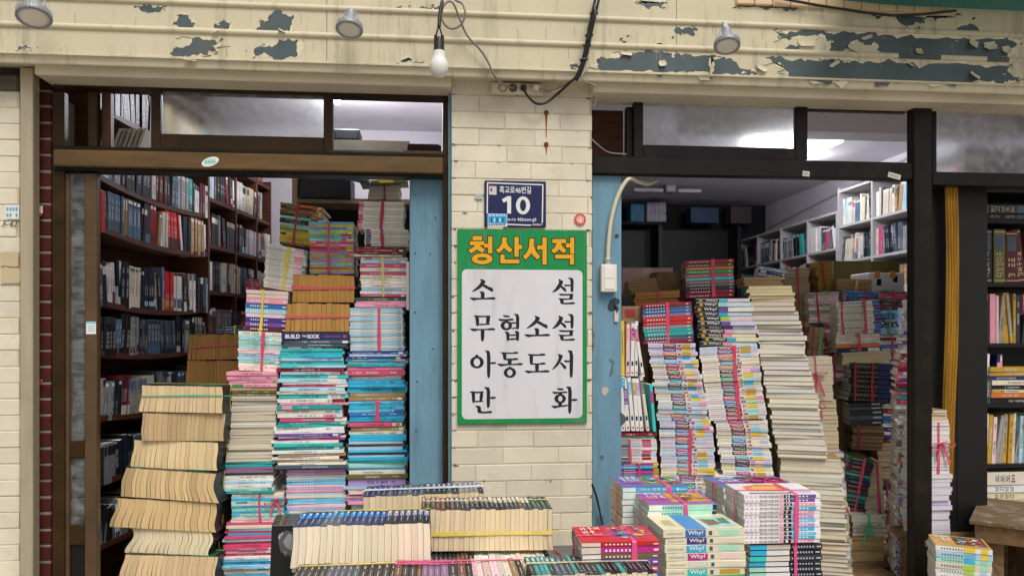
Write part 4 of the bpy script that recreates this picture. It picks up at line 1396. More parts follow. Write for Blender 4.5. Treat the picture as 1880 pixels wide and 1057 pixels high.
mb.tube([(0, 0, 70 * u), (1.5 * u, .01, 95 * u), (6 * u, .03, 122 * u)], 3.4 * u, 8)
part_of_local(BL, mb, "flex", DARKM)

def spline(P, n=8):
    P = [Vector(p) for p in P]
    out = []
    for i in range(len(P) - 1):
        a, b, c, d = P[max(0, i - 1)], P[i], P[i + 1], P[min(len(P) - 1, i + 2)]
        for j in range(n):
            t = j / n
            out.append(.5 * ((2 * b) + (c - a) * t + (2 * a - 5 * b + 4 * c - d) * t * t + (3 * b - a - 3 * c + d) * t ** 3))
    out.append(P[-1])
    return out
OUT = thing("power_strip", "cream four-way socket strip screwed to the top of the pillar", "power strip", at(950, 172, 0))
mb = MB(); mb.prect(902, 998, 152, 172, -.034, -.002, 0, hexc('d8cfb8'), ch=.005); part_of(OUT, mb, "body", M_gloss)
for k, px in enumerate((923, 942, 961, 981)):
    mb = MB()
    M = Matrix.Translation(at(px, 162, -.0345)) @ Matrix.Rotation(R(90), 4, 'X')
    mb.lathe([(.019, -.002), (.019, .001), (.016, .001), (.0155, -.001), (.002, -.001)], 24, 0, hexc('cfc5ae'), M=M, caps=False)
    for j in range(10):
        if k < 2:
            mb.box(.0135, .0185, -.003, .003, .0012, .0024, 0, hexc('2a2723'), M=M @ Matrix.Rotation(2 * math.pi * j / 10, 4, 'Z'))
    part_of(OUT, mb, "socket", M_gloss)
for k, (px, c) in enumerate(((942, '4b4844'), (961, '1d1b1b'), (981, 'd9d4c8'))):
    mb = MB()
    M = Matrix.Translation(at(px, 162, -.035)) @ Matrix.Rotation(R(90), 4, 'X')
    mb.lathe([(.0135, 0), (.0125, .014), (.008, .022), (.005, .03)], 14, 0, hexc(c), M=M)
    if k == 2:
        mb.box(-.008, .022, -.012, .012, .006, .026, 0, hexc('d9d4c8'), ch=.004, M=M @ Matrix.Rotation(R(-20), 4, 'Z'))
    tag(mb.build("power_plug", M_gloss), ("grey round plug in the second socket of the strip", "black round plug in the third socket of the strip", "white angled plug in the last socket of the strip")[k], "plug", "plugs in the socket strip")
mb = MB()
Y1 = -.2
lp = [at(830, -6, -.16), at(838, 2, -.17), at(849, 8, -.18), at(854, 26, -.19), at(846, 46, -.19), at(828, 53, -.19), at(813, 40, -.19), at(812, 18, -.185), at(822, 4, -.18), at(833, 8, -.18), at(845, 38, -.17), at(858, 66, -.16), at(880, 90, -.155), at(895, 112, -.15), at(908, 140, -.145), at(922, 154, -.1), at(942, 162, -.065)]
mb.tube(spline(lp, 6), .0046, 8, 0, hexc('77746d'))
tag(mb.build("grey_cable", M_gloss), "thin grey cable looping once then falling to the socket strip", "cable")
mb = MB()
bundle_pts = [at(1098, -8, -.15), at(1090, 26, -.17), at(1083, 60, -.17), at(1076, 95, -.16), at(1066, 128, -.15), at(1056, 148, -.14)]
mb.tube(spline(bundle_pts, 6), [.014 - .004 * i / 30 for i in range(31)], 8, 0, hexc('1b1a1b'))
mb.tube(spline([at(1091, 10, -.19), at(1092, 32, -.2), at(1082, 48, -.185), at(1079, 75, -.18)], 6), .006, 8, 0, hexc('201f20'))
for t in (26, 66, 84, 110):
    q = at(1090 - (t - 26) * .22, t, -.165)
    mb.tube([q + Vector((-.017, 0, 0)), q + Vector((.017, -.004, .002))], .006, 6, 0, hexc('111111'))
mb.tube(spline([at(1060, 140, -.145), at(1040, 158, -.09), at(1022, 174, -.05), at(1002, 189, -.05), at(984, 190, -.06), at(970, 178, -.065), at(961, 163, -.068)], 6), .0055, 8, 0, hexc('151414'))
mb.tube(spline([at(1058, 142, -.14), at(1040, 155, -.08), at(1020, 166, -.045), at(1003, 168, -.05), at(990, 163, -.06)], 6), .0048, 8, 0, hexc('8d8577'))
mb.tube(spline([at(1060, 140, -.14), at(1036, 160, -.075), at(1012, 170, -.045)], 6), .004, 8, 0, hexc('d2cabb'))
mb.tube(spline([at(1082, 88, -.15), at(1080, 118, -.145), at(1068, 140, -.14), at(1078, 150, -.1), at(1094, 158, -.085), at(1098, 172, .0), at(1090, 195, .03)], 6), .003, 6, 0, hexc('d8cfba'))
tag(mb.build("cable_bundle", M_gloss), "thick black taped cable bundle dropping over the fascia to the sockets", "cable")
mb = MB()
mb.tube(spline([at(1086, 255, -.01), at(1100, 268, .0), at(1118, 280, .03), at(1150, 283, .04)], 6), .0028, 6, 0, hexc('8f8a80'))
tag(mb.build("thin_wire", M_gloss), "thin grey wire running right from the pillar into the small transom", "cable")
CND = thing("switch_conduit", "cream bent conduit pipe running down the right blue jamb", "conduit", at(1117, 480, .06))
mb = MB(); mb.tube(spline([at(1205, 331, .2), at(1190, 338, .16), at(1172, 334, .1), at(1156, 328, .06), at(1143, 342, .055), at(1130, 372, .055), at(1121, 410, .055), at(1117, 450, .055), at(1116, 474, .055)], 6), .0098, 12, 0, hexc('cfc8ad'))
part_of(CND, mb, "pipe", M_gloss)
mb = MB(); M = Matrix.Translation(at(1116, 484, .055)); mb.lathe([(.013, -.004), (.013, .014), (.015, .016), (.015, .022), (.0105, .026)], 16, 0, hexc('b9b6aa'), M=M); part_of(CND, mb, "coupling", M_gloss)
SW = thing("light_switch", "white double rocker light switch box under the conduit on the blue jamb", "light switch", at(1118, 536, .07))
mb = MB(); mb.prect(1104, 1133, 485, 536, .032, .069, 0, hexc('dedbd2'), ch=.004); part_of(SW, mb, "box", M_gloss)
for y0, y1 in ((490, 511), (512, 531)):
    mb = MB(); mb.prect(1110, 1128, y0, y1, .029, .033, 0, hexc('e8e5dd'), ch=.002); part_of(SW, mb, "rocker", M_gloss)
LT = thing("door_latch", "small cream metal latch hanging below the light switch", "latch", at(1132, 590, .07))
mb = MB(); mb.prect(1128, 1136, 570, 591, .06, .068, 0, hexc('cfc9b8'), ch=.002); part_of(LT, mb, "tongue", M_gloss)
mb = MB(); mb.tube(spline([at(1132, 552, .066), at(1130, 560, .06), at(1134, 566, .06), at(1132, 572, .058)], 5), .005, 6, 0, hexc('3b352c')); part_of(LT, mb, "rusty_hinge", M_plain)
mb = MB(); mb.tube(spline([at(1087, 888, .0), at(1096, 915, .03), at(1106, 962, .05)], 6), .005, 6, 0, hexc('23282c'))
tag(mb.build("black_cable", M_gloss), "black cord slanting down the foot of the right blue jamb", "cable")

# lamps inside
def area(name, p, sx, sy, e, c, rot=(0, 0, 0)):
    l = bpy.data.lights.new(name, 'AREA'); l.shape = 'RECTANGLE'; l.size, l.size_y = sx, sy; l.energy = e; l.color = c
    o = bpy.data.objects.new(name, l); col.objects.link(o); o.location = p; o.rotation_euler = rot
    return o
def ceil_lamp(label, p, w, e):
    T = thing("ceiling_lamp", label, "ceiling lamp", p, group="lit ceiling lamps in the right room")
    mb = MB(); mb.box(-w / 2, w / 2, -.12, .12, -.06, 0, 0, ch=.02); part_of_local(T, mb, "diffuser", E_tube)
    mb = MB(); mb.box(-w / 2 - .01, w / 2 + .01, -.13, .13, 0, .03, 0, hexc('dddddd'), ch=.004); mb.box(-.03, .03, -.03, .03, .03, max(.04, 2.9 - p.z), 0, hexc('cccccc')); part_of_local(T, mb, "fitting", M_gloss)
    l = bpy.data.lights.new("lamp_light", 'POINT'); l.energy = e; l.color = (.93, .95, 1.0); l.shadow_soft_size = .06
    o = bpy.data.objects.new("lamp_light", l); col.objects.link(o); o.location = p + Vector((0, 0, -.13))
pa, pb_ = at(1458, 250, 1.75), at(1462, 272, 2.6)
ceil_lamp("nearer and larger lit white lamp under the right room ceiling", pa, .62, LAMP_R)
ceil_lamp("farther and smaller lit white lamp under the right room ceiling", pb_, .55, LAMP_R * .6)
BB = thing("ceiling_bulb", "small lit round bulb seen through the left transom", "light bulb", at(619, 186, 1.75))
mb = MB(); mb.lathe([(.001, -.024), (.016, -.017), (.023, 0), (.017, .015), (.01, .03)], 20); part_of_local(BB, mb, "globe", E_bulb)
mb = MB(); mb.lathe([(.012, .028), (.014, .032), (.014, .08), (.004, .085), (.004, 3.1 - at(619, 186, 1.75).z)], 14, 0, hexc('2a2a2a')); part_of_local(BB, mb, "socket", M_gloss)
l = bpy.data.lights.new("bulb_light", 'POINT'); l.energy = LAMP_L; l.color = (.97, .97, 1.0); l.shadow_soft_size = .03
o = bpy.data.objects.new("bulb_light", l); col.objects.link(o); o.location = at(619, 186, 1.75) + Vector((.07, 0, .0))
# ------------------------------------------------------------------ left bookcase
DARKISH = ['ink', 'black', 'slate', 'charcoal', 'white', 'grey', 'pale blue', 'off-white', 'black', 'off-white', 'ivory', 'white', 'tan', 'slate', 'maroon', 'charcoal', 'steel blue', 'white', 'brown', 'crimson', 'black', 'red', 'off-white', 'cream']
P0, P1 = Vector((-1.54, .33, 0)), Vector((-1.255, 2.82, 0))
DL = (P1 - P0).normalized()
NL = Vector((DL.y, -DL.x, 0))
def on_line(px, A=P0, B=P1):
    d = FW + RT * ((px - 940) / F)
    e = B - A
    # CAM + t d = A + s e
    det = d.x * (-e.y) + e.x * d.y
    rx, ry = A.x - CAM.x, A.y - CAM.y
    t = (rx * (-e.y) + e.x * ry) / det
    s = (d.x * ry - d.y * rx) / det
    return A + e * s, t
def zpx(py, t):
    return 1.5 + (HZ - py) / F * t
def oriented(A, d, n_):
    """frame with x along d, y into the case, z up, origin A"""
    return Matrix(((d.x, -n_.x, 0, A.x), (d.y, -n_.y, 0, A.y), (0, 0, 1, 0), (0, 0, 0, 1)))
BC = thing("bookcase", "mahogany bookcase along the left wall of the left room, full of books", "bookcase", (0, 0, 0))
ML = oriented(P0, DL, NL)
U1 = on_line(384)[0]; L1 = (U1 - P0).length
ups = [0.0, L1] + [(on_line(x)[0] - P0).length for x in (434, 472)] + [(P1 - P0).length]
near_z = [2.86, 2.56, 2.235, 2.0, 1.655, 1.42, 1.12, .82, .52, .2]
far_z = [2.62, 2.345, 2.055, 1.765, 1.465, 1.17, .87, .57, .27]
DC = .24
for k, u in enumerate(ups):
    mb = MB(); mb.box(u - (.03 if k == 0 else .012), u + .012, 0.0, DC, .1, 3.0 if k < 2 else 2.66, 0, ch=.002, M=ML); part_of(BC, mb, "upright", M_shelfwood)
for z in near_z:
    mb = MB()
    n = 10
    for i in range(n):
        a, b = .012 + (L1 - .024) * i / n, .012 + (L1 - .024) * (i + 1) / n
        sag = lambda q: -.035 * (1 - (2 * q - 1) ** 2) * (1 if .9 < z < 2.3 else .4)
        v = []
        for x, q in ((a, i / n), (b, (i + 1) / n)):
            v.append([ML @ Vector((x, .004, z - .026 + sag(q))), ML @ Vector((x, .004, z + sag(q))), ML @ Vector((x, DC, z + sag(q))), ML @ Vector((x, DC, z - .026 + sag(q)))])
        for j in range(4):
            mb.face([v[0][j], v[1][j], v[1][(j + 1) % 4], v[0][(j + 1) % 4]])
    part_of(BC, mb, "shelf", M_shelfwood)
for z in far_z:
    mb = MB(); mb.box(L1 + .013, ups[-1] - .013, .006, DC, z - .024, z, M=ML); part_of(BC, mb, "shelf", M_shelfwood)
mb = MB(); mb.box(-.03, ups[-1] + .012, DC, DC + .015, .1, 3.0, M=ML); part_of(BC, mb, "back_panel", M_shelfwood)
SHN = {2.56: "top", 2.235: "second", 2.0: "third", 1.655: "fourth", 1.42: "fifth", 1.12: "sixth", .82: "seventh", .52: "eighth"}
for z in near_z[1:9]:
    n_b = 30
    A, B = P0 + DL * .025, P0 + DL * (L1 - .02)
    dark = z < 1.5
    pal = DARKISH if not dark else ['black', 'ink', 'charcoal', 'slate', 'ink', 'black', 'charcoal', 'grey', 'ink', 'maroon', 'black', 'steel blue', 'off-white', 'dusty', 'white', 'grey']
    if z == 2.56:
        row("the top shelf seen through the left transom", "books on the left bookcase", A, NL, B, z - .02, .21, 34, (lambda i, n, r: s_mixed(['ink', 'slate', 'navy', 'steel blue', 'black'] if i < n * .45 else ['yellow', 'ivory', 'cream', 'yellow', 'tan', 'pale blue'], block=.3)(i, n, r)), seed=5, D=.15, vis=.4)
    elif z == 2.235:
        row("the shelf behind the left transom rail", "books on the left bookcase", A, NL, B, z - .03, .2, 30, s_mixed(['white', 'black', 'ink', 'charcoal', 'blue', 'slate', 'off-white', 'grey', 'black', 'maroon', 'teal'], block=.5), seed=6, D=.15, vis=.35)
    else:
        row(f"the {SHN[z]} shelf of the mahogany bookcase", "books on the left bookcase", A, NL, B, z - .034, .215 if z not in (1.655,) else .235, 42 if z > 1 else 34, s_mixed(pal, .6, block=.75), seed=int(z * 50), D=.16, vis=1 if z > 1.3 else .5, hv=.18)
for zi, z in enumerate(far_z[:6]):
    for k in range(3):
        A, B = P0 + DL * (ups[k + 1] + .015), P0 + DL * (ups[k + 2] - .015)
        if k == 2 and zi in (0, 1):
            B = A + (B - A) * .4
        row(f"shelf {ordinal(zi + 1)} of the bookcase's {('middle', 'narrow', 'far')[k]} bay", "books on the left bookcase", A, NL, B, z, .2, (13, 9, 8)[k], s_mixed(DARKISH, .5, block=.8), seed=zi * 9 + k, D=.15, vis=.8)
# wooden rack across the back of the left room
RK = thing("wooden_rack", "plain wooden rack with a high shelf at the back of the left room", "shelf rack", (0, 0, 0))
YR = 1.75
mb = MB(); mb.prect(536, 546, 268, 1000, YR, YR + .3); part_of(RK, mb, "upright", mat("pale_pine", hexc('9a8466'), .6, .2, 5, .1, 40, stretch=(4, 4, .8)))
M_pine = RK.children[0].data.materials[0]
for y0, y1 in ((365, 374), (520, 528), (660, 668)):
    mb = MB(); mb.prect(546, 800, y0, y1, YR + .003, YR + .3); part_of(RK, mb, "shelf", M_pine)
mb = MB(); mb.prect(546, 752, 257, 276, YR + .003, YR + .3); part_of(RK, mb, "top_board", mat("dull_board", hexc('776c5a'), .8, .1, 5, .1, 40))
mb = MB(); mb.prect(546, 800, 374, 900, YR + .28, YR + .3); part_of(RK, mb, "back_panel", M_darkwall)
mb = MB(); mb.prect(548, 644, 322, 365, YR - .02, YR + .25, 0, hexc('17181c'), ch=.006); mb.prect(552, 640, 326, 361, YR - .024, YR - .021, 0, hexc('202127'))
tag(mb.build("storage_box", M_plain), "wide black box on the high rack shelf of the left room", "box")
mb = MB(); mb.prect(612, 660, 237, 257, YR + .01, YR + .2, 0, hexc('1b1c20'), ch=.005); mb.prect(616, 656, 240, 254, YR + .006, YR + .0095, 0, hexc('2a2c31'))
tag(mb.build("storage_box", M_plain), "small black box on top of the rack behind the transom", "box")
mb = MB(); mb.prect(748, 810, 266, 277, .9, 1.1, 0, hexc('2c1a16'), ch=.003); mb.prect(750, 806, 264.5, 266, .905, 1.09, 0, hexc('3a2822'))
tag(mb.build("dark_book", M_plain), "dark flat book lying behind the transom near the blue board", "book")
mb = MB(); mb.prect(740, 830, 277, 285, .85, 1.2); tag(mb.build("wooden_plank", M_pine), "short plank shelf behind the left transom", "plank")
# white clutter shelf in the transom gap: leaning magazines
mb = MB()
rq = random.Random(6)
for k in range(6):
    x = 206 + k * 9
    a = at(x, 270, .4); b = at(x + 12, 236, .4)
    c = jit(hexc('c9c6bd'), .2, rq)
    v = [a, a + Vector((.014, 0, .0)), b + Vector((.014, 0, 0)), b]
    w = [p + Vector((0, .18, 0)) for p in v]
    mb.face(v, 0, c); mb.face(w[::-1], 0, c)
    for i in range(4):
        mb.face([v[i], w[i], w[(i + 1) % 4], v[(i + 1) % 4]][::-1], 0, c)
o = tag(mb.build("leaning_magazines", M_page), "row of pale magazines leaning on the shelf behind the left transom", "magazines")

# ------------------------------------------------------------------ right room furniture
Xc = 3.3
WC = thing("white_bookcase", "white open bookcase along the right room wall filled with books", "bookcase", (0, 0, 0))
DR = Vector((0, 1, 0)); NR = Vector((-1, 0, 0))
MR = Matrix(((0, 1, 0, Xc), (1, 0, 0, 0), (0, 0, 1, 0), (0, 0, 0, 1)))     # x along +Y, y into the case (+X)
wz = [2.66, 2.37, 2.08, 1.79, 1.5, 1.2]
wy = [1.25, 1.74, 2.25, 2.75]
for y in wy:
    mb = MB(); mb.box(y - .011, y + .011, 0, .27, .1, 2.68, M=MR); part_of(WC, mb, "upright", M_whiteshelf)
for z in wz:
    for a, b in zip(wy, wy[1:]):
        mb = MB(); mb.box(a + .011, b - .011, .003, .27, z - .02, z, M=MR); part_of(WC, mb, "shelf", M_whiteshelf)
mb = MB(); mb.box(wy[0], wy[-1], .27, .28, .1, 2.68, M=MR); part_of(WC, mb, "back_panel", M_whiteshelf)
LIGHTS = ['white', 'ivory', 'pale blue', 'steel blue', 'white', 'ink', 'off-white', 'slate', 'grey', 'rose', 'ivory', 'dark green', 'black', 'cream', 'tan']
def rowR(zi, z, ya, yb, n, desc, pal, fill=1.0, lean=0, hv=.2, hm=.22, x=Xc + .02):
    row(desc, "books on the right room shelves", (x, yb), NR, (x, ya), z, hm, n, s_mixed(pal, .7, block=.5), seed=int(z * 40 + ya * 9), D=.18, hv=hv, fill=fill, lean=lean)
for zi, z in enumerate(wz[1:5]):
    for k, (a, b) in enumerate(zip(wy, wy[1:])):
        rowR(zi, z, a + .014, b - .014, 22, f"white shelf {ordinal(zi + 1)} in its {('near', 'middle', 'far')[k]} bay", LIGHTS, fill=.99, lean=.0)
WC2 = thing("white_bookcase", "lower grey-white bookcase beyond the taller one, deep in the right room", "bookcase", (0, 0, 0))
wy2 = [2.78, 3.3, 3.85, 4.4, 4.95]
wz2 = [2.5, 2.2, 1.9, 1.6, 1.3]
for y in wy2:
    mb = MB(); mb.box(y - .011, y + .011, 0, .27, .1, 2.5, M=MR); part_of(WC2, mb, "upright", M_whiteshelf)
for z in wz2:
    for a, b in zip(wy2, wy2[1:]):
        mb = MB(); mb.box(a + .011, b - .011, .003, .27, z - .02, z - .0005, M=MR); part_of(WC2, mb, "shelf", M_whiteshelf)
mb = MB(); mb.box(wy2[0], wy2[-1], .27, .28, .1, 2.5, M=MR); part_of(WC2, mb, "back_panel", M_whiteshelf)
for zi, z in enumerate(wz2[1:4]):
    for k, (a, b) in enumerate(zip(wy2, wy2[1:])):
        rowR(zi, z, a + .02, b - .02, 15, f"deep shelf {ordinal(zi + 1)}, bay {ordinal(k + 1)} of the lower white bookcase", ['white', 'grey', 'black', 'slate', 'ivory', 'teal', 'rose', 'charcoal'], fill=.9, lean=.12 if k % 2 else 0)
# conduit on the right wall
mb = MB()
mb.tube([(3.64, 2.2, 2.86), (3.64, 4.9, 2.64)], .012, 8, 0, hexc('b9b6bb'))
mb.tube([(3.64, 2.9, 2.9), (3.64, 2.9, 2.6)], .008, 8, 0, hexc('77747a'))
tag(mb.build("wall_conduit", M_gloss), "thin grey conduit along the right room's upper wall", "conduit")
# black rack at the back of the right room
BR = thing("black_rack", "black shelf unit across the dark back of the right room", "shelf rack", (0, 0, 0))
YB = 4.6
zb1 = at(1270, 408, YB).z
xl, xr = .3, 3.2
mb = MB(); mb.box(xl, 2.35, YB, YB + .3, zb1 - .03, zb1); part_of(BR, mb, "shelf", M_darkwall)
for x in (xl, 1.2, 2.35, xr):
    mb = MB(); mb.box(x - .02, x + .02, YB + .02, YB + .3, .1, zb1 - .031); part_of(BR, mb, "upright", M_blackwood)
for z in (2.1, 1.7, 1.3):
    mb = MB(); mb.box(xl, xr, YB + .03, YB + .3, z - .02, z); part_of(BR, mb, "shelf", M_blackwood)
mb = MB(); mb.box(xl, xr, YB + .3, YB + .32, .1, 2.6); part_of(BR, mb, "back_panel", M_blackwood)
def items(desc, specs, Y):
    for k, (x0, x1, y0, c, nm, lab) in enumerate(specs):
        mb = MB()
        p, q = at(x0, 405, Y), at(x1, 405, Y)
        mb.box(p.x, q.x, Y, Y + .18, zb1, at(x0, y0, Y).z, 0, hexc(c), ch=.006)
        if nm == "bottle_pack":
            n = 5
            for i in range(n):
                for j in range(2):
                    x = p.x + (q.x - p.x) * (i + .5) / n
                    mb.lathe([(.028, 0), (.03, .01), (.03, .075), (.02, .09), (.02, .1)], 10, 0, hexc('a9a6b0'), M=Matrix.Translation((x, Y - .03, zb1 + j * .1)))
        tag(mb.build(nm, M_plain), lab, nm.replace('_', ' '))
items("", [(1158, 1184, 374, '2b6f8f', "carton", "blue carton on the black shelf at the dark back"), (1186, 1220, 376, '55545c', "bottle_pack", "shrink-wrapped pack of grey bottles on the black back shelf"),
           (1268, 1320, 380, '2a3a5c', "carton", "dark navy carton in the middle of the black back shelf"), (1342, 1380, 378, '4a3c3a', "carton", "brown carton at the right end of the black back shelf")], YB + .04)
mb = MB(); p = at(1230, 350, 3.9); zc = 2.9
mb.tube([(p.x, 3.9, 2.9), (p.x, 3.9, p.z + .02)], .02, 8, 0, hexc('8d8a92'))
mb.box(p.x - .05, p.x + .05, 3.86, 3.94, p.z - .02, p.z + .05, 0, hexc('8f8c94'), ch=.01)
for a_, b_ in ((-.36, -.07), (.07, .30)):
    mb.box(p.x + a_, p.x + b_, 3.87, 3.93, p.z - .02, p.z + .015, 0, hexc('a5a2aa'), ch=.008)
tag(mb.build("unlit_ceiling_lamp", M_plain), "grey unlit strip lamp under the dark ceiling of the right room", "ceiling lamp")
# small things behind the right transom's left light
mb = MB(); mb.prect(1086, 1144, 203, 288, .3, .33, 0); tag(mb.build("wooden_board", M_shelfwood), "dark red wooden board behind the small right transom light", "board")

# third bay: black partition boards, gold curtain, black bookcase
BP = thing("black_partition", "black board partition standing behind the third bay's glass front", "partition", (0, 0, 0))
YP = .17
mb = MB(); mb.prect(1700, 1760, 342, 1330, YP, YP + .02); part_of(BP, mb, "panel", M_blackwood)
mb = MB(); mb.box(at(1757, 600, YP).x, at(1812, 600, YP).x, YP - .003, YP + .03, .1, at(1757, 342, YP).z); part_of(BP, mb, "panel", M_blackwood)
CT = thing("curtain", "narrow gold curtain hanging against the black partition boards", "curtain", (0, 0, 0))
rows = []
xa_, xb_ = at(1734, 600, YP - .05).x, at(1757, 600, YP - .05).x
ztop_, zbot_ = at(1745, 340, YP - .05).z, at(1745, 880, YP - .05).z
for i in range(25):
    t = i / 24
    z = ztop_ + (zbot_ - ztop_) * t
    rows.append([Vector((xa_ + (xb_ - xa_) * (j / 18) * (1 - .5 * max(0, t - .55)) + .01 * math.sin(t * 5), YP - .055 + .012 * math.sin(j * 1.5 + t * 2), z)) for j in range(19)])
mb = MB(); mb.grid(rows, 0, hexc('a9802c')); part_of(CT, mb, "cloth", mat("gold_cloth", hexc('a87c22'), .6, .3, 8, .2, 60, stretch=(5, 5, .5)))
KC = thing("black_bookcase", "black bookcase with six rows of books at the right edge", "bookcase", (0, 0, 0))
YK = .42
xk0, xk1 = at(1805, 600, YK).x, 4.35
M_kc = M_blackwood
mb = MB(); mb.box(xk0 - .018, xk0, YK, YK + .3, .1, at(1800, 344, YK).z + .02); part_of(KC, mb, "upright", M_kc)
mb = MB(); mb.box(xk1, xk1 + .02, YK, YK + .3, .1, at(1800, 344, YK).z + .02); part_of(KC, mb, "upright", M_kc)
ksh = [403, 519, 630, 741, 852, 937]
kz = [at(1840, y, YK).z for y in ksh]
for z in kz + [at(1840, 346, YK).z]:
    mb = MB(); mb.box(xk0, xk1, YK + .003, YK + .3, z - .02, z); part_of(KC, mb, "shelf", M_kc)
mb = MB(); mb.box(xk0, xk1, YK + .3, YK + .31, .1, 2.3); part_of(KC, mb, "back_panel", M_kc)
def s_hanja(cols, ink):
    def f(i, n, r):
        cn = cols[i % len(cols)]
        c = jit(NAMED[cn], .1, r)
        mk = [(-.46, -.44, 0, 1, ink), (.44, .46, 0, 1, ink)]
        mk += glyphs(-.38, .1, ink, r, .2, .8, n=5, gap=.2)
        if r.random() < .5:
            mk.append((.12, .4, .1, .9, jit(NAMED['slate'], .3, r)))
        return dict(cov=c, pg=jit(PG_C, .05, r), marks=mk, cname=cn)
    return f
KG = "books in the black bookcase"
NK = Vector((0, -1, 0))
x_v = at(1915, 600, YK).x - .2
row("the black bookcase's second shelf", KG, (xk0 + .01, YK + .03), NK, (x_v + .2, YK + .03), kz[1], .285, 5, s_hanja(['charcoal', 'olive', 'maroon', 'maroon', 'brown'], hexc('c8b48a')), seed=3, D=.2, hv=.06, runs=(1,))
row("the black bookcase's third shelf", KG, (xk0 + .01, YK + .03), NK, (x_v + .2, YK + .03), kz[2], .27, 13, s_mixed(['gold', 'steel blue', 'mauve', 'pink', 'pale pink', 'charcoal', 'white', 'dusty'], .8, block=.2), seed=4, D=.2, hv=.06, runs=(1,))
row("the black bookcase's fourth shelf", KG, (xk0 + .01, YK + .03), NK, (xk0 + .14, YK + .03), kz[3], .27, 7, s_mixed(['turquoise', 'teal', 'pink', 'white', 'navy'], block=.2), seed=5, D=.2, hv=.06, runs=(1,))
row("the black bookcase's fifth shelf", KG, (xk0 + .01, YK + .03), NK, (x_v + .2, YK + .03), kz[4], .275, 17, s_mixed(['ivory', 'cream', 'white', 'off-white', 'tan', 'gold', 'ivory', 'dusty', 'pale pink', 'pale blue'], .7, block=.3), seed=8, D=.2, hv=.1, lean=-.06, runs=(1, 1, 2))
for (x0, x1, y1, n, pal, sd_) in ((1806, 1905, 403, 2, ['charcoal', 'black'], 1), (1818, 1905, 741, 8, ['navy', 'white', 'gold', 'black', 'orange', 'charcoal', 'ivory'], 2), (1803, 1905, 937, 4, ['ivory', 'white', 'cream'], 3)):
    hgt = {403: 28, 741: 68, 937: 72}[y1]
    stack({403: "the black bookcase's top shelf pile", 741: "the pile on the black bookcase's fourth shelf", 937: "the pile on the black bookcase's lowest shelf"}[y1], KG, (x0, x1, y1 - hgt), (x0, x1, y1), YK + .02,
          [(1, n, s_mixed(pal, block=.3) if y1 == 741 else s_hanja(pal, hexc('b9ad8c') if y1 == 403 else hexc('5b6a78')), 'spine')], seed=sd_, D=.2, jx=.004)
# scissors-like yellow handle among the books
TB = thing("wooden_table", "weathered wooden table with peeling top at the bottom right corner", "table", (at(1850, 1000, -.2).x, -.2, 0))
C0 = at(1779, 953, -.1)
zt_ = C0.z
MT = Matrix.Translation((C0.x, C0.y, 0)) @ Matrix.Rotation(R(-40), 4, 'Z')
mb = MB(); mb.box(0, .95, 0, .6, zt_ - .022, zt_, 0, ch=.004, M=MT); part_of(TB, mb, "tabletop", mat("peeling_table_top", hexc('6f5a42'), .85, .35, 7, .5, 30, stretch=(2, 12, 12), dirt=hexc('b5ab9b'), dirt_amt=.8, dscale=7))
mb = MB(); mb.box(.02, .93, .02, .05, zt_ - .1, zt_ - .0232, 0, ch=.003, M=MT); mb.box(.02, .05, .051, .57, zt_ - .1, zt_ - .0232, 0, ch=.003, M=MT); part_of(TB, mb, "apron", M_oldwood)
for x in (.06, .82):
    for y in (.055, .48):
        mb = MB(); mb.box(x, x + .07, y, y + .07, 0, zt_ - .032, 0, ch=.004, M=MT); part_of(TB, mb, "leg", M_oldwood)

# display tables and low benches under the piles
def table(label, x0, x1, y0, y1, z, c='5b5450'):
    T = thing("display_table", label, "table", ((x0 + x1) / 2, (y0 + y1) / 2, 0))
    mt = mat("table_cover", hexc(c), .7, .15, 6, .2, 50)
    mb = MB(); mb.box(x0, x1, y0, y1, z - .03, z, 0, ch=.005); part_of(T, mb, "tabletop", mt)
    for x in (x0 + .05, x1 - .09):
        for y in (y0 + .05, y1 - .09):
            mb = MB(); mb.box(x, x + .04, y, y + .04, 0, z - .031, 0, ch=.003); part_of(T, mb, "leg", M_oldwood)
    return T
ZT = .665
table("grey topped display table in front of the pillar under the comics", at(548, 1100, -1.38).x, at(1506, 1050, -.88).x, -1.40, -.40, ZT, '6f6a68')
def bench(label, x0, x1, y0, y1, z):
    T = thing("low_bench", label, "bench", ((x0 + x1) / 2, (y0 + y1) / 2, .1))
    mb = MB(); mb.box(x0, x1, y0, y1, z - .03, z, 0, ch=.004); part_of(T, mb, "seat_board", M_oldwood)
    for x in (x0 + .04, x1 - .08):
        mb = MB(); mb.box(x, x + .04, y0 + .03, y1 - .03, .1, z - .031, 0, ch=.003); part_of(T, mb, "leg", M_oldwood)
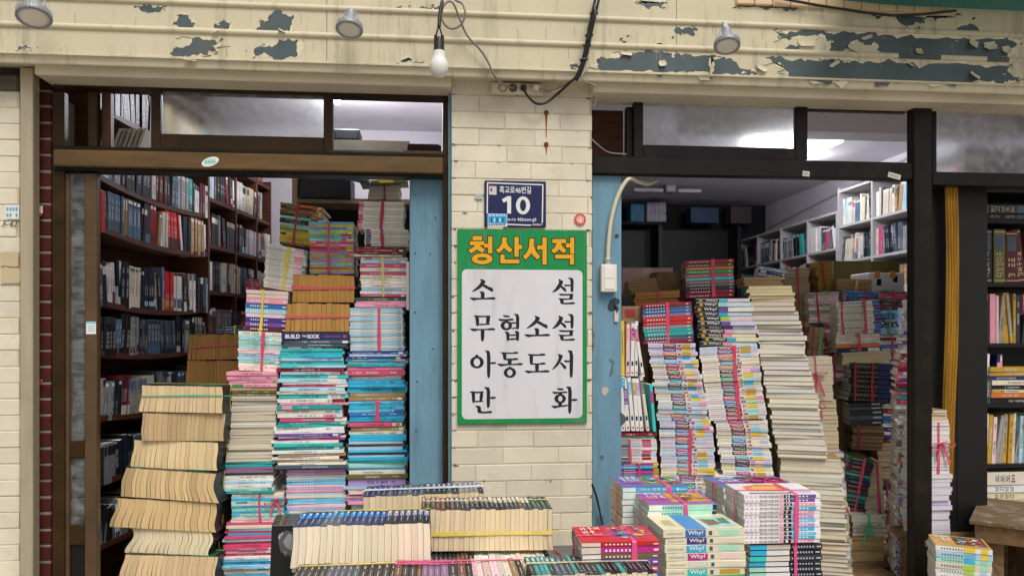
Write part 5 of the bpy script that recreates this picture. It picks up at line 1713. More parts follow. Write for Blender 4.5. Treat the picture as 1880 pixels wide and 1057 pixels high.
# ------------------------------------------------------------------ books in the left doorway
CB = 1075                      # piles run on a little below the picture onto low benches
YA = .22
GB = "tied bundles of comics lying in the left column"
for k, (x0, x1, y0, y1, sd_, bd, pg) in enumerate((
        (255, 410, 707, 757, 1, (.002, 0, .02), hexc('dcc49a')), (258, 414, 757, 809, 2, (.002, 1, -.006), hexc('c9ae84')), (238, 402, 808, 861, 3, (.003, .6, .02), hexc('e6cd9e')),
        (221, 396, 862, 917, 4, (.005, 2.2, .05), hexc('dcbe8e')), (206, 396, 917, 972, 5, (.006, .4, .045), hexc('d9ba88')), (234, 388, 970, 1018, 6, (.011, 0, .03), hexc('e8d8b4')), (222, 398, 1018, 1076, 7, (.006, 1.5, .04), hexc('dec298')))):
    bundle(("topmost bundle of cream-edged comics in the left column", "second bundle from the top of the left comic column, one brown book inside", "third bundle from the top of the left comic column, dark cover with strap", "fourth bundle of the left comic column, pages bulging and slanting", "fifth bundle of the left comic column, widest and pushed furthest left", "sixth bundle of the left comic column with strongly wavy pages", "lowest bundle of the left comic column at the picture's bottom")[k],
           x0, x1, y0, y1, YA + (.01 * (k % 3)), 15 + (k * 3) % 5, s_manga(pg, ('black', 'charcoal', 'dark green'), mixpg=mul(pg, .8) if k in (1, 3) else None), D=.19, kind='stand', straps=[('xz', .5, hexc('b9bf3e'), .005)] + ([('xy', .6, GRN, .006)] if k == 0 else []),
           bend=(bd[0] * 1.5 + .0015, bd[1], bd[2] * .8), roll=(1, .5, 1.5, 3.5, 3, 2, 1.5)[k], seed=sd_, group=GB, vth=.42, hmin=.985, yaw=(-7, -4, -9, -8, -6, -8, -5)[k])
for k, (x0, x1, y0, y1) in enumerate(((347, 440, 612, 660), (343, 438, 660, 707))):
    bundle(("brown comic bundle with pink strap in the shadow beside the bookcase", "brown comic bundle underneath the pink-strapped one beside the bookcase")[k], x0, x1, y0, y1, .62, 14, s_manga(hexc('8f6a3c'), ('black',)), D=.18, kind='stand', bend=(.003, .5, .01),
           straps=[('xy', .5, hexc('b33a52'), .007)] if k == 0 else [], seed=20 + k, group="brown comic bundles", roll=-1)
bundle("dark blue books with yellow strap on top of the brown bundle", 398, 446, 598, 612, .66, 3, s_mixed(['navy', 'slate'], block=.2), straps=[('yz', .7, YEL, .007)], seed=23)
# third column from the left
YC = .3
bundle("tilted red-strapped bundle of green and red magazines at the very top", 508, 590, 376, 452, YC + .25, 17, s_mixed(['green', 'red', 'gold', 'olive', 'orange', 'yellow', 'mint', 'olive', 'charcoal'], block=.8), D=.22, straps=[('yz', .38, hexc('b8283c'), .013)], roll=7, dx=-.02, seed=1)
bundle("tilted yellow-strapped bundle of white and pink workbooks", 478, 553, 452, 532, YC + .1, 16, s_series(['white', 'ivory'], hexc('7686a4'), extra=[(.22, .44, ['pink', 'pale pink']), (.44, .5, ['teal', 'mint'])], title=(-.4, -.1), end=None), D=.22, straps=[('yz', .52, YEL, .014)], roll=10, dx=-.02, seed=2)
bundle("short row of maroon striped booklets left of the tilted workbooks", 450, 476, 512, 535, YC + .2, 6, s_mixed(['crimson', 'maroon', 'rose'], block=.5), D=.18, seed=3)
bundle("yellow-strapped bundle of pink, blue and purple picture books", 448, 526, 533, 608, YC + .04, 9, s_series(['pale pink', 'ivory', 'pink', 'blue', 'pale blue', 'pale pink', 'indigo', 'purple', 'maroon'], W_, title=(-.38, .05)), D=.22, straps=[('yz', .38, YEL, .011)], roll=3, dx=-.008, seed=4)
bundle("pink-strapped bundle of pale white booklets in the third column", 435, 516, 609, 681, YC + .02, 14, s_mixed(['white', 'ivory', 'pale pink', 'white', 'mint', 'pale blue'], block=.35), D=.22, straps=[('yz', .56, PINK, .014)], roll=2.5, dx=-.006, seed=5)
GL = "untied books in the third column of the left doorway"
stack("the thin green layer in the third column", GL, (420, 512, 682), (417, 512, 727), YC, [(30, 4, s_mixed(['mint', 'green', 'pink', 'teal'], block=.5), 'spine'), (18, 3, s_mixed(['gold', 'olive', 'tan'], block=.4), 'spine')], seed=1)
stack("the cream magazine pile in the third column", GL, (423, 510, 727), (414, 503, 847), YC, [(120, 22, s_fore(['ivory', 'cream', 'white', 'slate', 'cream'], hexc('cfc6b2')), 'fore')], seed=2, jx=.007)
stack("the teal pile below the cream magazines", GL, (408, 505, 847), (408, 502, 905), YC, [(25, 5, s_fore(['mint', 'teal', 'mauve', 'brown'], PG_W), 'spine'), (33, 6, s_mixed(['teal', 'cyan', 'mint', 'pale blue', 'white'], block=.4), 'spine')], seed=3)
bundle("loosely tied bundle of mint and blue booklets with a trailing pink bow", 424, 522, 906, 958, YC, 12, s_mixed(['mint', 'pale blue', 'cyan', 'ivory', 'teal', 'pale pink'], block=.4), D=.22, straps=[('yz', .55, PINK, .010)], knots=[(.85, .8, PINK, .05, 'front')], seed=6)
stack("the pile below the trailing pink bow", GL, (417, 512, 958), (398, 498, CB), YC, [(40, 8, s_fore(['ivory', 'pale blue', 'cyan', 'rose'], PG_W), 'spine'), (22, 4, s_mixed(['magenta', 'pink', 'rose', 'white'], block=.2), 'spine'), (55, 12, s_mixed(['ivory', 'pale blue', 'cyan', 'sky blue', 'white'], block=.2), 'spine')], seed=4)
# fourth column
YD = .28
bundle("red-strapped bundle of rainbow coloured storybooks above the brown comics", 567, 650, 407, 503, YD + .18, 22, s_mixed(['red', 'yellow', 'cyan', 'pink', 'lilac', 'orange', 'lime', 'mint', 'rose', 'sky blue'], block=.8), D=.22, straps=[('yz', .45, PINK, .012)], seed=7)
bundle("upper brown comic bundle with pink strap above the navy book", 538, 650, 503, 555, YD + .06, 14, s_manga(hexc('b98a4a'), ('brown',)), D=.18, kind='stand', straps=[('xy', .52, hexc('d0546a'), .012)], bend=(.002, 0, .008), seed=8, group="brown comic bundles")
bundle("lower brown comic bundle with pink strap resting on the navy book", 526, 641, 555, 609, YD + .02, 13, s_manga(hexc('b98c50'), ('brown', 'charcoal')), D=.18, kind='stand', straps=[('xy', .5, hexc('d0546a'), .010)], bend=(.003, .4, .012), seed=9, group="brown comic bundles")
def s_build(i, n, r):
    c = NAMED['navy']
    return dict(cov=c, pg=PG_W, marks=[(.12, .38, .35, .65, hexc('6b3f6b')), (.42, .47, .3, .7, hexc('c24b52'))], texts=[("BUILD", -.45, .22, .55, W_, .03, .22), ("THIS", -.20, .4, .3, W_, .02, .07), ("BOOK", -.115, .22, .55, W_, .03, .18)], cname='navy')
GD = "untied books in the fourth column of the left doorway"
BRIGHT = ['cyan', 'turquoise', 'rose', 'white', 'white', 'sky blue', 'pale blue', 'mint', 'pink', 'ivory', 'teal', 'red', 'white', 'pale blue', 'ivory', 'crimson', 'turquoise']
stack("the bright pile under the brown comics", GD, (516, 636, 610), (503, 634, 860), YD, [(14, 1, s_build, 'spine'), (16, 3, s_mixed(['grey', 'black', 'slate', 'rose'], block=.4), 'spine'), (22, 4, s_mixed(['ivory', 'cyan', 'turquoise', 'pale blue'], block=.4), 'spine'), (120, 19, s_mixed(BRIGHT, block=.6), 'spine'), (12, 2, s_mixed(['orange', 'white'], block=.3), 'spine'),
       (18, 4, s_mixed(['indigo', 'purple', 'white', 'magenta'], block=.6), 'spine'), (12, 2, s_mixed(['orange', 'teal', 'turquoise'], block=.1), 'spine'), (34, 6, s_mixed(['slate', 'grey', 'white', 'ivory', 'tan', 'pale blue'], block=.4), 'spine')], seed=5, D=.22, jx=.014, yawj=3)
bundle("pastel pink and blue set of slim workbooks at the foot of the fourth column", 526, 636, 861, 936, YD + .03, 15, s_series(['lilac', 'pink', 'pale blue', 'ivory', 'sky blue', 'sky blue', 'pale pink'], hexc('e9dfe9'), title=(-.4, -.02), end=(-.09, -.06)), D=.22, seed=10)
stack("the pile below the pastel workbooks", GD, (523, 632, 936), (520, 630, CB), YD + .03, [(139, 20, s_mixed(['cyan', 'sky blue', 'ivory', 'grey', 'white'], block=.4), 'spine')], seed=6, D=.2, vis=.15)
# fifth column against the blue board
YE = .3
bundle("small red-strapped white bundle on the high rack shelf", 676, 735, 337, 366, YR - .03, 6, s_fore(['ivory', 'white'], hexc('bdb5a4')), D=.2, face='fore', straps=[('yz', .5, hexc('9c3040'), .012)], seed=11)
mb = MB(); M = Matrix.Translation(at(636, 320, 1.5)) @ Matrix.Rotation(R(14), 4, 'Y')
book(mb, M, .28, .2, .014, NAMED['cyan'], PG_W, glyphs(-.3, .3, W_, rng), nseg=1)
tag(mb.build("book", [M_cover, M_page]), "bright cyan book tilting off the high rack shelf", "book", "books on the high rack")
mb = MB(); M = Matrix.Translation(at(705, 336, 1.62)) @ Matrix.Rotation(R(-3), 4, 'Y')
book(mb, M, .30, .2, .02, NAMED['olive'], PG_C, [(-.1, .2, 0, 1, NAMED['yellow'])]); tag(mb.build("book", [M_cover, M_page]), "olive and yellow book lying on the white bundle of the high rack", "book", "books on the high rack")
bundle("topmost red-strapped white series at the blue board", 657, 741, 370, 421, YE + .08, 9, s_series(['white', 'ivory'], hexc('c3bfc4'), title=(-.2, .1), extra=[(-.5, -.4, ['pink', 'sky blue', 'rose'])], end=None), D=.22, straps=[('yz', .52, hexc('b8283c'), .015)], seed=12, dx=.006)
bundle("second red-strapped white series with blue numbers under the topmost", 669, 751, 421, 453, YE + .08, 6, s_series(['white', 'ivory'], hexc('b9b6bb'), title=(-.1, .1), extra=[(-.47, -.36, ['blue', 'navy', 'magenta'])], end=None), D=.22, straps=[('yz', .40, hexc('b8283c'), .015)], seed=13)
GE = "untied books in the fifth column beside the blue board"
stack("the layer over the yellow-strapped hardbacks", GE, (658, 748, 453), (656, 746, 471), YE + .04, [(18, 4, s_mixed(['maroon', 'olive', 'red', 'ivory'], block=.3), 'spine')], seed=7, jx=.01)
bundle("yellow-strapped bundle of white hardbacks beside the blue board", 661, 748, 472, 545, YE + .05, 12, s_mixed(['white', 'ivory', 'white', 'white', 'pale blue', 'rose'], block=.25), D=.22, straps=[('yz', .48, hexc('cfc07a'), .012)], seed=14)
stack("the layer under the yellow-strapped hardbacks", GE, (652, 748, 546), (652, 748, 564), YE + .03, [(18, 3, s_mixed(['dark green', 'pink', 'sky blue'], block=.1), 'spine')], seed=8)
bundle("pink-strapped bundle of pale blue journals in the fifth column", 641, 741, 565, 644, YE, 17, s_series(['pale blue', 'pale blue', 'ivory'], hexc('6b7486'), title=(-.28, -.05), end=(.38, .46)), D=.22, straps=[('yz', .55, PINK, .014)], seed=15, dx=-.006)
stack("the layers between two pink straps", GE, (637, 744, 645), (638, 746, 735), YE, [(14, 3, s_mixed(['indigo', 'mauve', 'pale blue'], block=.5), 'spine'), (20, 4, s_mixed(['pale blue', 'pink', 'teal', 'cyan'], block=.6), 'spine'), (10, 1, s_mixed(['rose'], block=0), 'spine'), (8, 1, s_mixed(['grey'], block=0), 'spine'), (24, 3, s_mixed(['cyan', 'sky blue'], block=.3), 'spine'), (14, 2, s_mixed(['white', 'tan'], block=.5), 'spine')], seed=9, jx=.008)
bundle("pink-strapped bundle of bright blue books in the fifth column", 640, 743, 736, 774, YE, 7, s_mixed(['cyan', 'sky blue', 'blue', 'cyan', 'purple'], block=.3), D=.22, straps=[('yz', .52, PINK, .018)], seed=16)
stack("the pale teal pile beside the blue board", GE, (640, 741, 775), (636, 750, 925), YE, [(20, 3, s_mixed(['tan', 'ivory', 'rose'], block=.2), 'spine'), (58, 13, s_fore(['pale blue', 'teal', 'ivory', 'cyan', 'mint', 'slate'], hexc('b9cfd2')), 'spine'), (14, 2, s_mixed(['olive', 'ivory'], block=.2), 'spine'), (12, 1, s_mixed(['lilac'], block=0), 'spine'), (30, 7, s_mixed(['pale blue', 'lilac', 'ivory', 'pink', 'cyan'], block=.3), 'spine')], seed=10, jx=.009)
stack("the pile behind the front comics", GE, (648, 742, 925), (648, 742, CB), YE + .02, [(1, 22, s_mixed(['ivory', 'pale blue', 'cyan', 'cream'], block=.3), 'spine')], seed=11, vis=.15)
mb = MB(); mb.prect(746, 751, 480, 568, .2, .36, 0, hexc('d9c9c4')); tag(mb.build("thin_folder", M_plain), "thin pale folder standing upright against the blue board", "folder")
zb_l = at(600, CB, YD).z
bench("low bench under the piles of the left doorway", -1.53, -.33, .16, .62, zb_l)
bench("low bench under the brown comics in the left room", -1.16, -.83, .64, .86, at(390, 707, .62).z)
mb = MB()
p = at(560, 452, YC + .25)

# ------------------------------------------------------------------ front table, comics on the left
TB_ = 1057
FG = "comic bundles on the front table"
lab_blue = [hexc('2f86d0'), hexc('3a8fd0'), hexc('2f86d0'), hexc('2a70b8'), hexc('9a8fb0'), hexc('8d93b0')]
bundle("large front bundle of cream-edged comics with blue labelled spines and a yellow strap", 538, 790, 960, 1040, -1.09, 21, s_manga(hexc('f6e6cb'), ('navy', 'slate', 'navy', 'navy', 'charcoal', 'charcoal'), lab_blue), D=.185, kind='stand', bend=(.002, 0, .014), straps=[('xz', .93, YEL, .008)], seed=31, group=FG, vth=.12)
bundle("comic bundle with two pale yellow straps leaning by the pillar", 772, 1014, 932, 1011, -.93, 27, s_manga(hexc('ecd6b0'), ('brown', 'charcoal', 'black', 'charcoal', 'dark green'), [hexc('a87a7a'), hexc('8f8494'), hexc('b9a5ad'), hexc('d8d5cc'), hexc('d8d5cc'), None]), D=.185, kind='stand', bend=(.0015, 1, .012), straps=[('xz', .62, hexc('e6d184'), .009), ('xy', .42, hexc('e9d26c'), .012)], roll=.8, seed=32, group=FG, vth=.15)
bundle("rear bundle of dark-spined comics with a white band", 668, 890, 905, 972, -.66, 22, s_manga(hexc('e6d2ae'), ('navy', 'slate', 'charcoal', 'grey'), [None, hexc('6a7696')]), D=.185, kind='stand', bend=(.002, 0, .02), straps=[('xz', .5, hexc('dcdce2'), .03)], roll=-1, seed=33, group=FG)
bundle("dark comics with yellow strap at the very front edge of the table", 528, 724, 1067, 1150, -1.29, 15, s_manga(hexc('e6cb98'), ('charcoal', 'slate', 'charcoal'), [None]), D=.185, kind='stand', straps=[('xz', .86, hexc('e3c95e'), .008)], seed=34, group=FG)
bundle("brown-spined comics under the pink straps at the front edge", 722, 868, 1060, 1145, -1.28, 11, s_manga(hexc('e2bd8c'), ('brown', 'mauve', 'charcoal'), [None]), D=.185, kind='stand', straps=[('xz', .88, HOT, .010), ('xz', .8, HOT, .006), ('xz', .72, HOT, .008)], seed=35, group=FG)
bundle("pale pink-edged books right of the brown-spined comics", 869, 968, 1058, 1142, -1.26, 8, s_manga(hexc('e8c9b0'), ('pale pink', 'ivory', 'tan'), [None]), D=.185, kind='stand', straps=[('xz', .86, HOT, .008)], seed=36, group=FG)
bundle("front bundle with teal and dark spines and a cream strap right of centre", 975, 1206, 1050, 1135, -1.18, 24, s_manga(hexc('e6d8bc'), ('teal', 'slate', 'charcoal', 'black', 'charcoal'), [hexc('5f9aa0'), None, hexc('50505a'), hexc('6a6f90')]), D=.185, kind='stand', straps=[('xz', .55, hexc('e6d3a0'), .008)], bend=(.002, 0, .03), seed=37, group=FG, roll=.5)
bundle("dark comics underneath the two-strap bundle", 788, 872, 1038, 1120, -1.06, 10, s_manga(hexc('d8bd8e'), ('charcoal', 'brown'), [None]), D=.2, kind='stand', seed=38, group=FG)
bundle("white spined books underneath the right half of the two-strap bundle", 874, 1020, 1038, 1120, -1.06, 15, s_manga(hexc('e6dcc6'), ('white', 'ivory'), [None]), D=.2, kind='stand', seed=39, group=FG)
bundle("comics underneath the large front bundle with blue labels", 545, 786, 1041, 1118, -1.08, 20, s_manga(hexc('d8bd8e'), ('charcoal',), [None]), D=.185, kind='stand', seed=40, group=FG)
bundle("comics underneath the rear bundle with the white band", 672, 888, 973, 1042, -.65, 18, s_manga(hexc('d8bd8e'), ('charcoal',), [None]), D=.185, kind='stand', seed=41, group=FG)
def s_blackart(i, n, r):
    return dict(cov=jit(hexc('17181a'), .15, r), pg=PG_W, marks=[(-.3, .1, .35, .65, hexc('77777c')), (.2, .3, .3, .7, hexc('a58a3a'))], cname='black')
# black volumes standing with their front cover towards the street
Tb = thing("book_bundle", "black glossy volumes standing cover-forward at the left end of the table", "book bundle", at(525, 1113, -1.02), (0, R(2), R(6)), FG)
rq = random.Random(77)
y = 0.0
Wk = .10
for i in range(7):
    mb = MB()
    hgt = .248 * rq.uniform(.97, 1)
    s = s_blackart(i, 7, rq)
    art = []
    if i == 0:
        for k in range(9):
            a = .9 + k * .17
            cx, cy = .05, .34
            art.append(([(cx + .06 * math.cos(a), cy + .05 * math.sin(a)), (cx + (.38 + .06 * (k % 3)) * math.cos(a - .05), cy - .25 * math.sin(a - .05)), (cx + (.4 + .06 * (k % 2)) * math.cos(a + .05), cy - .27 * math.sin(a + .05))], hexc('a9a9a4')))
        art.append(([(-.3, .1), (.1, .06), (.3, .2), (.2, .34), (.05, .3), (-.1, .42), (-.28, .3)], hexc('55565a')))
        art.append(([(-.2, .14), (.0, .1), (.16, .2), (.06, .27), (-.12, .32)], hexc('8f908f')))
        art.append(([(-.4, .46), (-.14, .46), (-.14, .58), (-.4, .58)], hexc('cfcfc8')))
        for k in range(6):
            art.append(([(-.38 + k * .036, .49), (-.362 + k * .036, .49), (-.362 + k * .036, .55), (-.38 + k * .036, .55)], hexc('33363a')))
    # spine up, cover (thickness axis) towards -Y
    M = Matrix(((1, 0, 0, 0), (0, 0, -1, y + .024), (0, -1, 0, hgt), (0, 0, 0, 1)))
    M = Matrix(((-1, 0, 0, 0), (0, 0, -1, y + .024), (0, -1, 0, hgt), (0, 0, 0, 1)))
    book(mb, Matrix.Identity(4), Wk, hgt, .023, s['cov'], s['pg'], s['marks'], (), art)
    mb.build("book", [M_cover, M_page], Tb, M)
    y += .024

# ------------------------------------------------------------------ front table, children's comics on the right
KG_ = "tied bundles of children's comics on the front table"
def cover_art(base, seed):
    r = random.Random(seed)
    A = [([(-.5, .0), (.5, .0), (.5, 1), (-.5, 1)], base)]
    pal = [hexc(h) for h in ('e9b63a', '3a8fd0', 'd8486a', '6ab04a', 'e9e4da', '7a4a9c', 'e2763a', '8a5a3a', '7fc7d8', '2a3a6c', 'f0d9b4', 'b9354a')]
    A.append(([(-.1, .2), (.46, .2), (.46, .93), (-.1, .93)], mul(r.choice(pal), .8)))
    for k in range(34):
        cx, cy = r.uniform(-.06, .42), r.uniform(.24, .88)
        s_ = r.choice([.02, .03, .045, .07])
        rx, ry = s_ * r.uniform(.7, 1.4), s_ * r.uniform(.8, 1.5)
        n = r.choice([5, 7, 9, 12])
        A.append(([(max(-.1, min(.46, cx + rx * math.cos(2 * math.pi * j / n) * r.uniform(.6, 1.2))), max(.2, min(.93, cy + ry * math.sin(2 * math.pi * j / n) * r.uniform(.6, 1.2)))) for j in range(n)], jit(r.choice(pal), .25, r)))
    for (a, b, v0, v1, c) in glyphs(-.42, -.14, hexc('f0ede4'), r, .68, .86, n=3) + glyphs(-.42, -.14, hexc('f0ede4'), r, .42, .6, n=3) + glyphs(-.42, -.18, hexc('d9d4c4'), r, .3, .36, n=7):
        A.append(([(a, v0), (b, v0), (b, v1), (a, v1)], c))
    return A
X_ = [('yz', .56, HOT, .014), ('xz', .45, HOT, .010)]
bundle("red covered children's comics tied crosswise with pink ribbon", 1067, 1211, 994, 1117, -1.07, 11, s_series(['red', 'magenta', 'olive', 'purple', 'rose', 'blue', 'sky blue', 'cyan', 'blue', 'sky blue', 'blue'], W_, title=(-.2, .2), end=(.42, .48), extra=[(-.5, -.26, ['white', 'ivory', 'white'])]), D=.2,
       straps=[('yz', .68, HOT, .016), ('xz', .4, HOT, .010)], art=cover_art(hexc('d3202a'), 1), yaw=-1, seed=51, group=KG_, v0=0)
bundle("purple covered children's comics tied crosswise with pink ribbon", 1190, 1316, 925, 1040, -.78, 11, s_series(['mint', 'mint', 'mint', 'ivory', 'pale blue'], hexc('44605a'), title=(-.3, .0), extra=[(-.5, -.3, ['white']), (.44, .5, ['navy'])], end=None), D=.21, straps=X_, art=cover_art(hexc('a65ab0'), 2), seed=52, group=KG_)
bundle("rear bundle of mythology comics with blue top spine and pink ribbon", 1143, 1264, 893, 1020, -.58, 11, (lambda i, n, r: dict(cov=jit(NAMED[['cyan', 'mint', 'gold', 'orange', 'mint', 'gold', 'yellow'][i % 7]], .06, r), pg=PG_C, marks=[(-.5, -.3, 0, 1, hexc('dfe8ea')), (.33, .36, .2, .8, W_)] + dots(.38, .48, W_, 4), texts=[("그리스 로마 신화", -.27, .22, .6, W_, .015, .5)], cname='cyan')),
       D=.21, straps=[('yz', .7, HOT, .016), ('xz', .4, HOT, .008)], art=cover_art(hexc('6f66b8'), 3), seed=53, group=KG_)
def s_bigwhy(i, n, r):
    d = s_why(True, u=-.21)(i, n, r)
    if i >= 6:
        cn = ['yellow', 'mint', 'green', 'mint'][i % 4]
        d['spine'] = jit(NAMED[cn], .1, r); d['cov'] = d['spine']
    else:
        d['cov'] = d['spine'] = jit(hexc('e4dcbf'), .05, r)
    c = NAMED[['blue', 'indigo', 'cyan', 'magenta', 'ivory', 'turquoise', 'teal', 'blue'][i % 8]]
    d['marks'] = dots(-.46, -.26, hexc('8d8c86'), 8) + [(-.23, .02, 0, 1, c), (.06, .1, .2, .8, NAMED['slate'])] + ([(.18, .44, .15, .85, NAMED[['mint', 'ivory', 'mint', 'pale pink', 'ivory', 'gold'][i % 6]])] if i < 6 else [(-.2, .45, .4, .6, NAMED['olive'])])
    d['texts'] = [("Why?", -.2, .2, .66, W_, .02, .19)]
    return d
bundle("thick children's learning comics with Why? on every spine at the front", 1221, 1371, 970, 1114, -.98, 10, s_bigwhy, D=.21, straps=[], art=[([(-.5, 0), (.5, 0), (.5, 1), (-.5, 1)], hexc('e8deb8')), ([(-.22, .0), (.04, .0), (.04, 1), (-.22, 1)], hexc('4a8fd0')), ([(.08, .1), (.46, .1), (.46, .8), (.08, .8)], hexc('a8d8d8')), ([(.12, .2), (.3, .3), (.28, .6), (.1, .65)], hexc('8a6a4a')), ([(.3, .35), (.42, .3), (.44, .7), (.33, .66)], hexc('5a8a6a')), ([(-.42, .3), (-.3, .2), (-.28, .6), (-.4, .62)], hexc('c9b98a'))], seed=54, group=KG_, vth=.1, dx=-.012)
def s_numbers(i, n, r):
    num = [14, 13, 12, 9, 7, 8, 6, 5, 4, 3, 2, 1]
    nn = num[min(i, 11)]
    c = NAMED[['purple', 'purple', 'pink', 'cyan', 'pink', 'lilac', 'sky blue', 'lilac', 'cyan', 'sky blue', 'cyan', 'pink'][min(i, 11)]]
    mk = dots(-.48, -.30, hexc('d8b8d8'), 3, .2, .8) + [(.02, .12, 0, 1, K_), (.12, .44 - .01 * (i % 3), 0, 1, c), (-.04, .02, 0, 1, jit(hexc('e8a8c0'), .1, r))] + dots(.17, .36, W_, 4, .3, .7)
    return dict(cov=hexc('ebe6e4'), pg=PG_W, marks=mk, texts=[("먼나라 이웃나라", -.30, .2, .6, K_, .01, .25), (str(nn), .045, .2, .62, W_, .03, .055 if nn > 9 else .035)], cname='white')
bundle("white numbered world-history comics with black numerals tied with pink ribbon", 1366, 1507, 907, 997, -.92, 12, s_numbers, D=.2, straps=[('yz', .68, HOT, .013), ('xz', .35, HOT, .010)], art=[([(-.5, 0), (.5, 0), (.5, 1), (-.5, 1)], hexc('e6dfe2')), ([(-.35, .3), (.1, .25), (.25, .5), (.2, .85), (-.1, .9), (-.35, .7)], hexc('e07a3a')), ([(-.3, .4), (.05, .35), (.1, .7), (-.2, .75)], hexc('e6b04a')), ([(.25, .1), (.45, .1), (.45, .3), (.25, .3)], hexc('b9b4c0')), ([(-.4, .06), (.15, .06), (.15, .16), (-.4, .16)], hexc('55565c'))], yaw=-2, seed=55, group=KG_, vth=.08, jx=.002)
bundle("black and cyan spined books underneath the numbered white comics", 1376, 1509, 998, 1121, -.91, 12, s_series(['charcoal', 'black'], hexc('b9bcc4'), title=(.08, .4), extra=[(-.5, -.27, ['cyan', 'mint', 'turquoise']), (-.27, .05, ['white', 'ivory'])], end=(.42, .48)), D=.2, straps=[('yz', .62, HOT, .013)], yaw=-2, seed=56, group=KG_, vth=.1)
bundle("colourful covered comics with a pink bow behind the numbered ones", 1328, 1468, 893, 1020, -.5, 12, s_mixed(['sky blue', 'white', 'ivory'], block=.3), D=.22, straps=[('yz', .72, HOT, .012), ('xz', .5, HOT, .012)], knots=[(.7, .5, HOT, .06, 'top')], art=cover_art(hexc('5a72c0'), 5), seed=57, group=KG_)
mb = MB(); mb.tube(spline([at(1012, 1004, -.5), at(1026, 1016, -.52), at(1045, 1034, -.6)], 5), .004, 6, 0, hexc('a02a44')); tag(mb.build("ribbon_scrap", M_ribbon), "dark pink ribbon end lying on the grey table by the pillar", "ribbon")

# ------------------------------------------------------------------ books in the right doorway
YH = .2
def upright_books(label, xs, y0, y1, Y, styles, sd_, lean):
    r = random.Random(sd_)
    for k, (x0, x1, xt) in enumerate(xs):
        A, B = at(x0, y1, Y), at(x1, y1, Y)
        H = at(x0, y0 + r.uniform(-3, 6), Y).z - A.z
        T = B.x - A.x
        c, blocks, nm = styles[k]
        bx, by, bz = Vector((0, 0, 1)), Vector((0, 1, 0)), Vector((-1, 0, 0))
        sh = at(xt, y1, Y).x - A.x
        M = Matrix.Translation(A) @ Matrix.Rotation(math.atan2(sh, H), 4, 'Y') @ Matrix(((0, 0, -1, T), (0, 1, 0, 0), (1, 0, 0, H / 2), (0, 0, 0, 1)))
        mb = MB()
        book(mb, Matrix.Identity(4), H, .2, T * .97, NAMED[c], PG_W, blocks)
        o = mb.build("book", [M_cover, M_page], None, M)
        tag(o, label.replace('#', nm), "book", "children's books standing at the right jamb")
ub = lambda c, a=.18, b=.42: [(a, b, 0, 1, NAMED[c])] + glyphs(a + .02, b - .02, W_, rng, .25, .75, n=5) + [(-.3, -.22, .2, .8, NAMED['navy']), (-.46, -.42, .2, .7, NAMED['rose'])]
upright_books("#-labelled white book standing in the upper row at the blue jamb", [(1140, 1147, 1139), (1149, 1156, 1150), (1157, 1164, 1159), (1165, 1171, 1166)], 590, 690, YH, [('yellow', glyphs(-.1, .35, NAMED['olive'], rng), 'yellow'), ('pale pink', ub('pink'), 'pink'), ('white', ub('magenta'), 'magenta'), ('white', ub('purple'), 'purple')], 1, 0)
upright_books("#-labelled slanted white book leaning right of the upper row", [(1178, 1184, 1163)], 590, 692, YH - .005, [('white', ub('rose'), 'rose')], 2, 0)
upright_books("white book with #-coloured label standing in the lower row", [(1140, 1148, 1140), (1149, 1157, 1142), (1159, 1166, 1151), (1167, 1174, 1160), (1175, 1182, 1166), (1187, 1193, 1174)], 692, 791, YH - .01, [('white', ub('cyan', .3, .48), 'cyan'), ('white', ub('purple', .0, .3), 'violet'), ('white', ub('sky blue'), 'sky-blue'), ('white', ub('gold'), 'gold'), ('white', ub('lilac'), 'lilac'), ('ivory', ub('navy'), 'navy')], 3, 0)
upright_books("turquoise book with a # block standing right of the lower row", [(1199, 1205, 1192)], 706, 792, YH - .012, [('turquoise', [(.1, .35, 0, 1, NAMED['magenta'])], 'magenta')], 4, 0)
GH = "untied books in the right doorway"
mb = MB()
stack("the flat pile below the standing children's books", GH, (1139, 1204, 793), (1138, 1206, 806), YH, [(1, 2, s_mixed(['crimson', 'mint'], block=.0), 'spine')], seed=12)
bundle("pink-strapped set of pale slim books under the standing children's books", 1138, 1207, 806, 850, YH, 8, s_series(['pale pink', 'ivory', 'pale blue'], hexc('8d6a70'), extra=[(-.5, -.25, ['slate', 'ivory', 'grey']), (.1, .35, ['rose', 'pale pink', 'crimson'])], title=(-.2, .05), end=None), D=.2, straps=[('yz', .28, PINK, .010)], seed=58)
bundle("rainbow picture books with yellow ends low at the blue jamb", 1138, 1209, 850, 876, YH, 6, s_series(['magenta', 'cyan', 'indigo', 'rose', 'purple', 'teal'], W_, extra=[(.36, .5, ['yellow', 'gold'])], title=(-.4, -.1), end=None), D=.2, straps=[('yz', .5, PINK, .010)], seed=59)
stack("the lowest pile at the right jamb", GH, (1140, 1208, 876), (1140, 1210, CB), YH, [(1, 26, s_mixed(['ivory', 'pink', 'cyan', 'white'], block=.4), 'spine')], seed=13, vis=.15)
SET = ['crimson', 'slate', 'blue', 'mauve', 'red', 'red', 'grey', 'teal', 'teal', 'slate']
bundle("red-strapped literature set with red, grey and teal spines", 1184, 1272, 556, 629, YH + .06, 11, s_series(SET, hexc('d8d0cc'), title=(-.42, .05), end=(.4, .45), pg=hexc('8f7a63')), D=.21, straps=[('yz', .5, PINK, .014), ('xz', .3, PINK, .01)], roll=-3, seed=60, yaw=-12)
